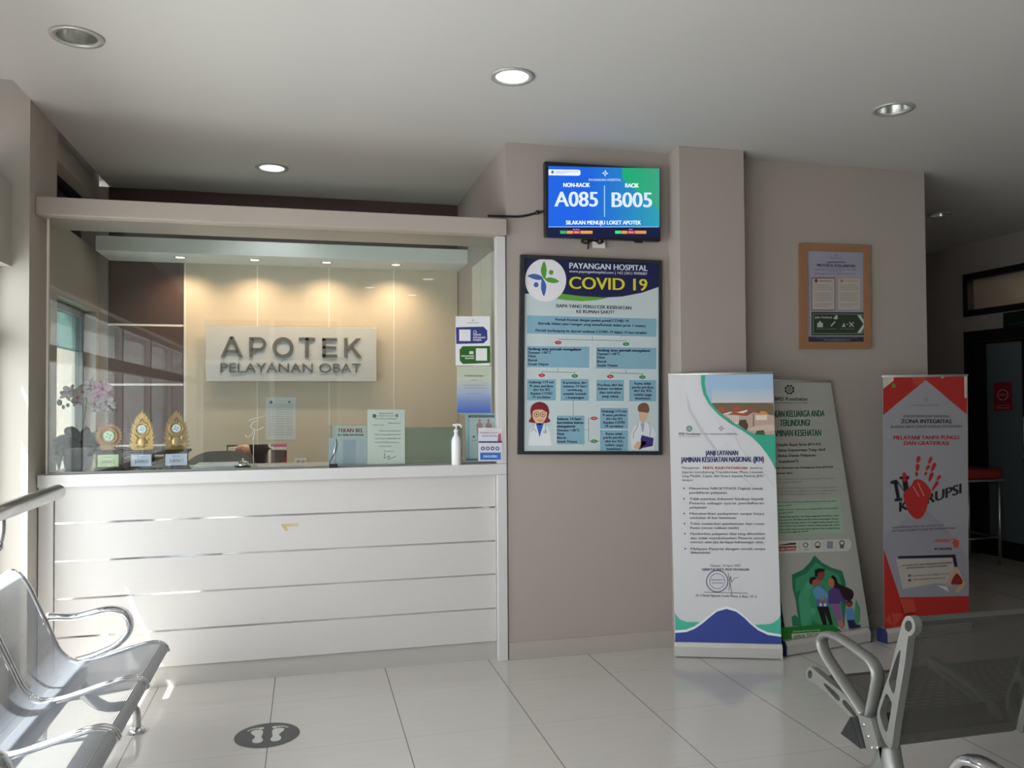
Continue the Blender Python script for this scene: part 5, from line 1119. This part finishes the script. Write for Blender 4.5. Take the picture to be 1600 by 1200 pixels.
# face turned left: nose, brow and ear grown on the head
ball(bm, (px_ - .075, 6.73, hz + .01), .018, (1.2, .8, 1.2), 8); ball(bm, (px_ - .012, 6.705, hz + .025), .022, (.9, .5, 1.5), 10); ball(bm, (px_ - .055, 6.735, hz - .055), .022, (1, .8, .6), 8)
for f in range(2):
    bx, by, bz = ((px_ - .22, 6.56, .90), (px_ + .20, 6.57, .82))[f]
    for k in range(4): tube(bm, smooth_path([(bx - .02 + .014 * k, by - .01, bz), (bx - .024 + .015 * k, by - .05, bz + .012), (bx - .024 + .015 * k, by - .075 - .006 * (k in (1, 2)), bz - .004)], 3), .0085, 6)
    tube(bm, smooth_path([(bx + (.03 if f == 0 else -.03), by, bz), (bx + (.05 if f == 0 else -.05), by - .03, bz + .01), (bx + (.045 if f == 0 else -.045), by - .055, bz)], 3), .0095, 6)
obj('body', bm, skin, t, True)
bm = B(); ball(bm, (px_ + .075, 6.83, hz + .05), .105, (.95, 1.0, .95), 16); ball(bm, (px_ + .10, 6.83, hz - .02), .08, (.7, .9, 1.15), 14); obj('hair', bm, mat('dark_hair', (0.022, 0.012, 0.011), 0.45), t, True)
bm = B()
for a, b, r0, r1 in (((px_ + .14, 6.88, .50), (px_ + .10, 6.87, .96), .185, .16),):
    lathe(bm, [(.19, .50), (.185, .62), (.165, .76), (.185, .88), (.16, .955), (.075, .985)], (px_ + .115, 6.88, 0), 24)
tube(bm, [(px_ - .03, 6.87, .93), (px_ - .09, 6.85, .92), (px_ - .145, 6.74, .75), (px_ - .17, 6.68, .79)], [.08, .075, .062, .055], 12); tube(bm, [(px_ + .24, 6.87, .93), (px_ + .29, 6.86, .92), (px_ + .335, 6.78, .73), (px_ + .29, 6.70, .77)], [.08, .075, .062, .055], 12)
obj('shirt', bm, mat('maroon_cloth', (0.09, 0.025, 0.03), 0.8), t, True)
bm = B()
for dx in (.05, .245): tube(bm, smooth_path([(px_ + .14 + (dx - .14) * .5, 6.84, .53), (px_ + dx, 6.67, .53), (px_ + dx, 6.56, .47), (px_ + dx, 6.565, .12)], 4), [.12] * 4 + [.105] * 4 + [.085] * 4 + [.07], 12)
obj('trousers', bm, mat('dark_trousers', (0.02, 0.022, 0.03), 0.8), t, True)
t = thing('stool', 'round stool under the person behind the hatch', 'stool', (px_ + .13, 6.88, 0))
bm = B(); lathe(bm, [(.15, .35), (.16, .36), (.16, .39), (.14, .40)], (px_ + .13, 6.88, 0), 24); obj('seat', bm, black_p, t, True)
for k in range(4):
    a = pi / 4 + k * pi / 2; bm = B(); tube(bm, [(px_ + .13 + .1 * cos(a), 6.88 + .1 * sin(a), .35), (px_ + .13 + .16 * cos(a), 6.88 + .16 * sin(a), 0)], .012, 8); obj('leg', bm, steel, t)
# storage shelf with boxes beyond the hatch
a, b = at(421, 700, 1, 7.3), at(470, 700, 1, 7.3)
t = thing('storage_shelf', 'white storage shelf seen through the right of the hatch', 'shelf', ((a.x + b.x) / 2 + .2, 7.45, 0))
x0, x1 = a.x - .45, a.x + .75; shm = mat('shelf_white', (0.62, 0.60, 0.54), 0.5)
for x in (x0, a.x - .012, x1): obj('upright', box(B(), (x, 7.3, 0), (x + .024, 7.6, 1.9)), shm, t)
zs_ = [.25, .60, at(430, 727, 1, 7.3).z - .02, at(430, 703, 1, 7.3).z, 1.55, 1.88]
for z in zs_: obj('shelf_board', box(B(), (x0 + .024, 7.3, z), (x1, 7.6, z + .022)), mat('orange_shelf', (0.55, 0.28, 0.10), 0.5) if z == zs_[2] else shm, t)
for i, (xa, w, d_, hh, col, lb) in enumerate(((a.x + .03, .14, .2, .10, (0.35, 0.10, 0.20), 'pink box on the upper shelf left'), (a.x + .19, .13, .2, .09, (0.28, 0.08, 0.17), 'darker pink box on the upper shelf right'))):
    tb = thing('storage_box', lb + ' seen through the hatch', 'box', (xa + w / 2, 7.42, zs_[3] + .022), group='boxes on the pantry shelf')
    obj('carton', box(B(), (xa, 7.32, zs_[3] + .0225), (xa + w, 7.32 + d_, zs_[3] + .022 + hh), .003), mat('box_%d' % i, col, .6), tb); obj('lid', box(B(), (xa - .003, 7.317, zs_[3] + .0225 + hh), (xa + w + .003, 7.323 + d_, zs_[3] + .04 + hh), .003), mat('box_lid_%d' % i, tuple(v * .8 for v in col), .6), tb)
tb = thing('storage_box', 'small red packet on the orange shelf seen through the hatch', 'box', (a.x + .17, 7.4, zs_[2] + .022), group='boxes on the pantry shelf')
obj('carton', box(B(), (a.x + .12, 7.33, zs_[2] + .0225), (a.x + .22, 7.45, zs_[2] + .11), .003), mat('box_red', (.3, .07, .08), .6), tb); obj('lid', box(B(), (a.x + .118, 7.328, zs_[2] + .1105), (a.x + .222, 7.452, zs_[2] + .122), .003), mat('box_red_lid', (.42, .2, .18), .6), tb)

# ------------------------------------------------------------------ waiting benches and the hand rail
perf = perforated('perforated_steel', '7f8590', 0.0062, 0.45, 0.7)
plain = mat('plain_steel_sheet', (0.40, 0.415, 0.44), 0.5, 0.35)
perf_d = perforated('perforated_grey_steel', '5c5a55', 0.0062, 0.45, 0.5)
plain_d = mat('plain_grey_sheet', (0.13, 0.127, 0.12), 0.45, 0.5)
K = 1.02
def LP(x, z): return (x * K, 1.5 - K * (1.5 - z))
prof = smooth_path([(a, 0, b) for a, b in (LP(-1.262, .772), LP(-1.239, .790), LP(-1.20, .77), LP(-1.165, .715), LP(-1.12, .61), LP(-1.078, .513), LP(-1.04, .43), LP(-.988, .384), LP(-.92, .380), LP(-.85, .396), LP(-.76, .422), LP(-.676, .440), LP(-.635, .436), LP(-.612, .419), LP(-.603, .395))], 4)
Y0 = 4.08; SW, GAP = 0.495, 0.025
def bench_mesh_bench(label, group):
    t = thing('waiting_bench', label, 'bench', (-1.0, Y0, 0), group=group)
    for i in range(3):
        ya = Y0 - i * (SW + GAP); yb = ya - SW
        bm = B(); n = len(prof)
        P = [Vector((p.x, ya, p.z)) for p in prof]
        i0, i1 = int(n * .17), int(n * .86)
        sheet(bm, P[:i0 + 1], (0, -SW, 0), mi=1); sheet(bm, P[i0:i1 + 1], (0, -SW, 0), mi=0); sheet(bm, P[i1:], (0, -SW, 0), mi=1)
        s = obj('seat', bm, [perf, plain], t)
        for y in (ya, yb):
            bm = B(); tube(bm, [Vector((p.x, y, p.z - .004)) for p in prof], 0.010, 8); obj('rim', bm, chrome, s, True)
    for ye in (Y0 + .03, Y0 - 3 * SW - 2 * GAP - .03):
        lp = [LP(-1.10, .572), LP(-1.05, .570), LP(-.997, .566), LP(-.94, .574), LP(-.88, .588), LP(-.83, .588), LP(-.79, .570), LP(-.767, .528), LP(-.775, .478), LP(-.82, .430), LP(-.879, .402), LP(-.93, .385), LP(-.985, .372)]
        bm = B(); tube(bm, smooth_path([(x, ye, z) for x, z in lp], 5), 0.016, 12, flat=2.0, up=(0, 0, 1)); a = obj('armrest', bm, chrome, t, True)
        bm = B(); ball(bm, (lp[0][0], ye, lp[0][1]), .017, (.6, 1.25, 1), 10); obj('arm_plug', bm, white_p, a, True)
        bm = B(); tube(bm, [(lp[0][0], ye, lp[0][1] - .004), (lp[0][0] - .005, ye - (.03 if ye > Y0 else -.03), lp[0][1] - .03)], .009, 8); obj('arm_bracket', bm, steel, a, True)
    obj('beam', box(B(), (-1.02, Y0 - 3 * SW - 2 * GAP, .275), (-.95, Y0, .335), .006), steel, t)
    for y in (Y0 - .02, Y0 - 3 * SW - 2 * GAP + .25):
        bm = B(); tube(bm, smooth_path([(-.985, y, .28), (-.95, y + .01, .20), (-.88, y + .04, .135), (-.80, y + .06, .125), (-.760, y + .065, .10), (-.755, y + .065, .02)], 5), [.026] * 10 + [.022] * 8 + [.019] * 8, 10)
        tube(bm, smooth_path([(-.985, y, .28), (-1.05, y, .25), (-1.12, y, .19), (-1.13, y, .02)], 5), .022, 10); l = obj('leg', bm, steel, t, True)
        for x, yy in ((-.755, y + .065), (-1.13, y)):
            bm = B(); lathe(bm, [(.036, 0), (.038, .008), (.03, .018), (.018, .022)], (x, yy, 0), 20); obj('foot', bm, chrome, l, True)
    return t
b1 = bench_mesh_bench('three-seat perforated steel bench with chrome loop armrests along the left windows', 'steel loop-arm benches')
b2 = copy_tree(b1); b2.rotation_euler = (0, 0, pi / 2); b2.location = (1.70, 1.637, 0); b2['label'] = 'steel bench at the bottom right edge, only a chrome armrest top showing'

# hand rail in front of the left windows
t = thing('hand_rail', 'thick stainless hand rail along the left windows above the bench', 'rail', (-1.15, 3.0, 1.08))
bm = B(); tube(bm, [(-1.15, 1.2, 1.087), (-1.15, 3.5, 1.087), (-1.15, 4.36, 1.087)], .034, 20); ball(bm, (-1.15, 4.36, 1.087), .034, (1, .45, 1), 16); obj('pipe', bm, steel, t, True)
for y in (1.6, 3.62):
    bm = B(); tube(bm, smooth_path([(-1.15, y, 1.06), (-1.152, y, 1.0), (-1.17, y, .955), (-1.23, y, .94), (-1.42, y, .94)], 5), .012, 10); br_ = obj('bracket', bm, steel, t, True)
    bm = B(); ball(bm, (-1.168, y, .952), .024); obj('joint', bm, chrome, br_, True)
    bm = B(); lathe(bm, [(.035, 0), (.035, .006)], (0, 0, 0), 18); bm.transform(Matrix.Translation((-1.42, y, .94)) @ Matrix.Rotation(pi / 2, 4, 'Y')); obj('wall_plate', bm, steel, br_, True)

# right bench, seen from behind
XE = 1.83; t = thing('waiting_bench', 'grey perforated bench with a cast V frame, back turned at the lower right', 'bench', (XE + .5, 2.4, 0))
def pl(x, y, X=XE): return at(1250 + x * .208333, 950 + y * .208333, 0, X)
def frame_plates(X, parent):
    def P(x, y):
        p = pl(x, y); return (X - .012, p.y, p.z)
    def ellp(cx, cy, rx, ry): return [P(cx + rx * cos(2 * pi * k / 20), cy + ry * sin(2 * pi * k / 20)) for k in range(20)]
    def rnd(pts, n=3):
        q = smooth_path([(a, b, 0) for a, b in pts], n, True); return [P(v.x, v.y) for v in q]
    bm = ring_prism(B(), rnd([(792, 105), (812, 68), (840, 56), (872, 78), (888, 130), (882, 175), (858, 206), (835, 225), (810, 420), (765, 690), (735, 880), (712, 1040), (690, 1048), (640, 962), (600, 810), (640, 640), (695, 480), (745, 285), (782, 140)]),
                    [ellp(838, 133, 28, 42), rnd([(768, 322), (778, 330), (757, 480), (728, 640), (690, 555), (700, 510), (738, 390)]), rnd([(672, 640), (705, 695), (711, 725), (692, 850), (668, 930), (622, 800), (640, 720)])], (.026, 0, 0))
    bmesh.ops.recalc_face_normals(bm, faces=bm.faces); obj('back_frame', bm, alu, parent)
    bm = ring_prism(B(), rnd([(64, 492), (76, 455), (98, 441), (128, 460), (240, 555), (350, 640), (420, 735), (520, 860), (545, 960), (500, 925), (430, 850), (330, 745), (215, 628), (130, 562), (95, 549), (72, 530)]),
                    [ellp(96, 497, 17, 32), rnd([(206, 582), (216, 567), (300, 640), (322, 680), (300, 690)]), rnd([(345, 718), (362, 690), (440, 785), (452, 835)])], (.026, 0, 0))
    bmesh.ops.recalc_face_normals(bm, faces=bm.faces); obj('seat_frame', bm, alu, parent)
XS = [XE, 2.34, 2.85, 3.36]
for X in XS: frame_plates(X, t)
for X in (XS[0], XS[-1]):
    q = [(490, 800), (420, 690), (330, 560), (215, 385), (170, 290), (168, 228), (210, 197), (300, 225), (420, 305), (515, 375), (565, 440), (582, 520), (560, 660), (528, 815)]
    bm = B(); tube(bm, smooth_path([(X + .0, pl(x, y).y, pl(x, y).z) for x, y in q], 4), .012, 12, flat=2.1, up=(0, 0.6, 0.8)); obj('armrest', bm, alu, t, True)
    bm = B(); c0 = [pl(490, 790), pl(590, 825), pl(650, 1040), pl(555, 1050)]; prism(bm, [(X - .03, p.y, p.z) for p in c0], (.05, 0, 0)); br_ = obj('bracket', bm, alu, t)
    for x, y in ((540, 868), (575, 955), (600, 1040), (640, 1040)):
        p = pl(x, y); bm = B(); ball(bm, (X - .031, p.y, p.z), .006, (.6, 1, 1), 8); obj('bolt', bm, steel, br_, True)
tri = [pl(470, 805), pl(395, 930), pl(548, 1045)]
bm = B(); prism(bm, [(XE - .045, p.y, p.z) for p in tri], (XS[-1] - XE + .09, 0, 0)); bmn = obj('beam', bm, mat('beam_grey', (.10, .10, .10), .5, .4), t)
bm = B(); prism(bm, [(XE - .0475, p.y, p.z) for p in tri], (.0025, 0, 0)); obj('beam_cap', bm, black_p, bmn)
bk = smooth_path([(0, 2.190, .812), (0, 2.198, .822), (0, 2.212, .818), (0, 2.228, .745), (0, 2.255, .62), (0, 2.285, .50), (0, 2.305, .43), (0, 2.318, .385), (0, 2.345, .368)], 4)
st = smooth_path([(0, 2.345, .375), (0, 2.42, .40), (0, 2.55, .432), (0, 2.68, .462), (0, 2.735, .470), (0, 2.755, .452)], 4)
for xa, xb in zip(XS, XS[1:]):
    w = (xb - xa - .035, 0, 0); P1 = [Vector((xa + .017, p.y, p.z)) for p in bk]; n = len(P1); a, b = int(n * .33), int(n * .78)
    bm = B(); sheet(bm, P1[:a + 1], w, mi=1); sheet(bm, P1[a:b + 1], w, mi=0); sheet(bm, P1[b:], w, mi=1); obj('backrest', bm, [perf_d, plain_d], t)
    P2 = [Vector((xa + .017, p.y, p.z)) for p in st]; n = len(P2); a, b = int(n * .2), int(n * .8)
    bm = B(); sheet(bm, P2[:a + 1], w, mi=1); sheet(bm, P2[a:b + 1], w, mi=0); sheet(bm, P2[b:], w, mi=1); obj('seat_panel', bm, [perf_d, plain_d], t)
for X in (XE + .06, XS[-1] - .06):
    h0 = Vector((X, 2.40, .35)); bm = B()
    tube(bm, smooth_path([h0, (X, 2.44, .25), (X, 2.60, .15), (X, 2.86, .03)], 5), [.036] * 6 + [.03] * 5 + [.024] * 5, 10)
    tube(bm, smooth_path([h0, (X, 2.37, .25), (X, 2.28, .14), (X, 2.11, .03)], 5), [.036] * 6 + [.03] * 5 + [.024] * 5, 10); l = obj('leg', bm, alu, t, True)
    for y in (2.86, 2.11):
        bm = B(); lathe(bm, [(.03, 0), (.03, .012), (.02, .02)], (X, y, 0), 16); obj('foot', bm, black_p, l, True)

# ------------------------------------------------------------------ corridor
t = thing('examination_stool', 'steel framed side table with a red padded top before the corridor door', 'table', (5.95, 6.4, 0))
obj('pad', box(B(), (5.60, 6.22, .775), (6.14, 6.62, .865), .02), mat('red_vinyl', (.30, .03, .02), .5), t)
obj('top_frame', box(B(), (5.58, 6.20, .755), (6.16, 6.64, .775), .003), steel, t)
for x in (5.62, 6.12):
    for y in (6.24, 6.60):
        bm = B(); tube(bm, [(x, y, 0), (x, y, .756)], .014, 10); obj('leg', bm, steel, t, True)
bm = B(); tube(bm, [(5.62, 6.24, .24), (6.12, 6.24, .24), (6.12, 6.60, .24), (5.62, 6.60, .24)], .009, 8, True); obj('lower_rail', bm, steel, t)
a, b = at(1553, 642, 0, 6.347), at(1581.5, 597, 0, 6.347)
t = thing('door_notice', 'small maroon notice with a white ring stuck on the corridor door glass', 'notice', (6.34, (a.y + b.y) / 2, a.z))
A = Art((6.349, (a.y + b.y) / 2, a.z), (0, -1, 0), EZ, step=.0006)
A.backing([(1553, 643), (1582, 641), (1580.5, 596.5), (1552.5, 598)], '8c2432', .001); A.ringe(1567, 617, 7.5, 8.6, 'd8b8bc', 2).text('DORONG', 1561.5, 1573, 618.3, 2.6, 'd8b8bc').text('Tutup pintu kembali', 1557, 1578, 634, 2.2, 'c8a0a6').text('TERIMA KASIH', 1557, 1578, 638.5, 2.4, 'd8b8bc'); A.done('sheet', t)
t = thing('room_sign', 'dark green room sign above the corridor door', 'sign', (6.34, 5.9, 2.18)); p0 = at(1567, 511, 0, 6.33)
A = Art((6.33, p0.y, 2.18), (0, -1, 0), EZ, step=.0006)
A.backing([(1567.5, 512.5), (1648, 502), (1648, 477), (1567.5, 489.5)], '16261f', .012); A.text('RUANG FARMASI', 1577, 1640, 509, 4, '4e6a5c', y1=499); A.done('board', t)
obj('wall_batten', box(B(), (6.342, p0.y - .45, 2.20), (6.35, p0.y - .05, 2.28)), black_f, t)
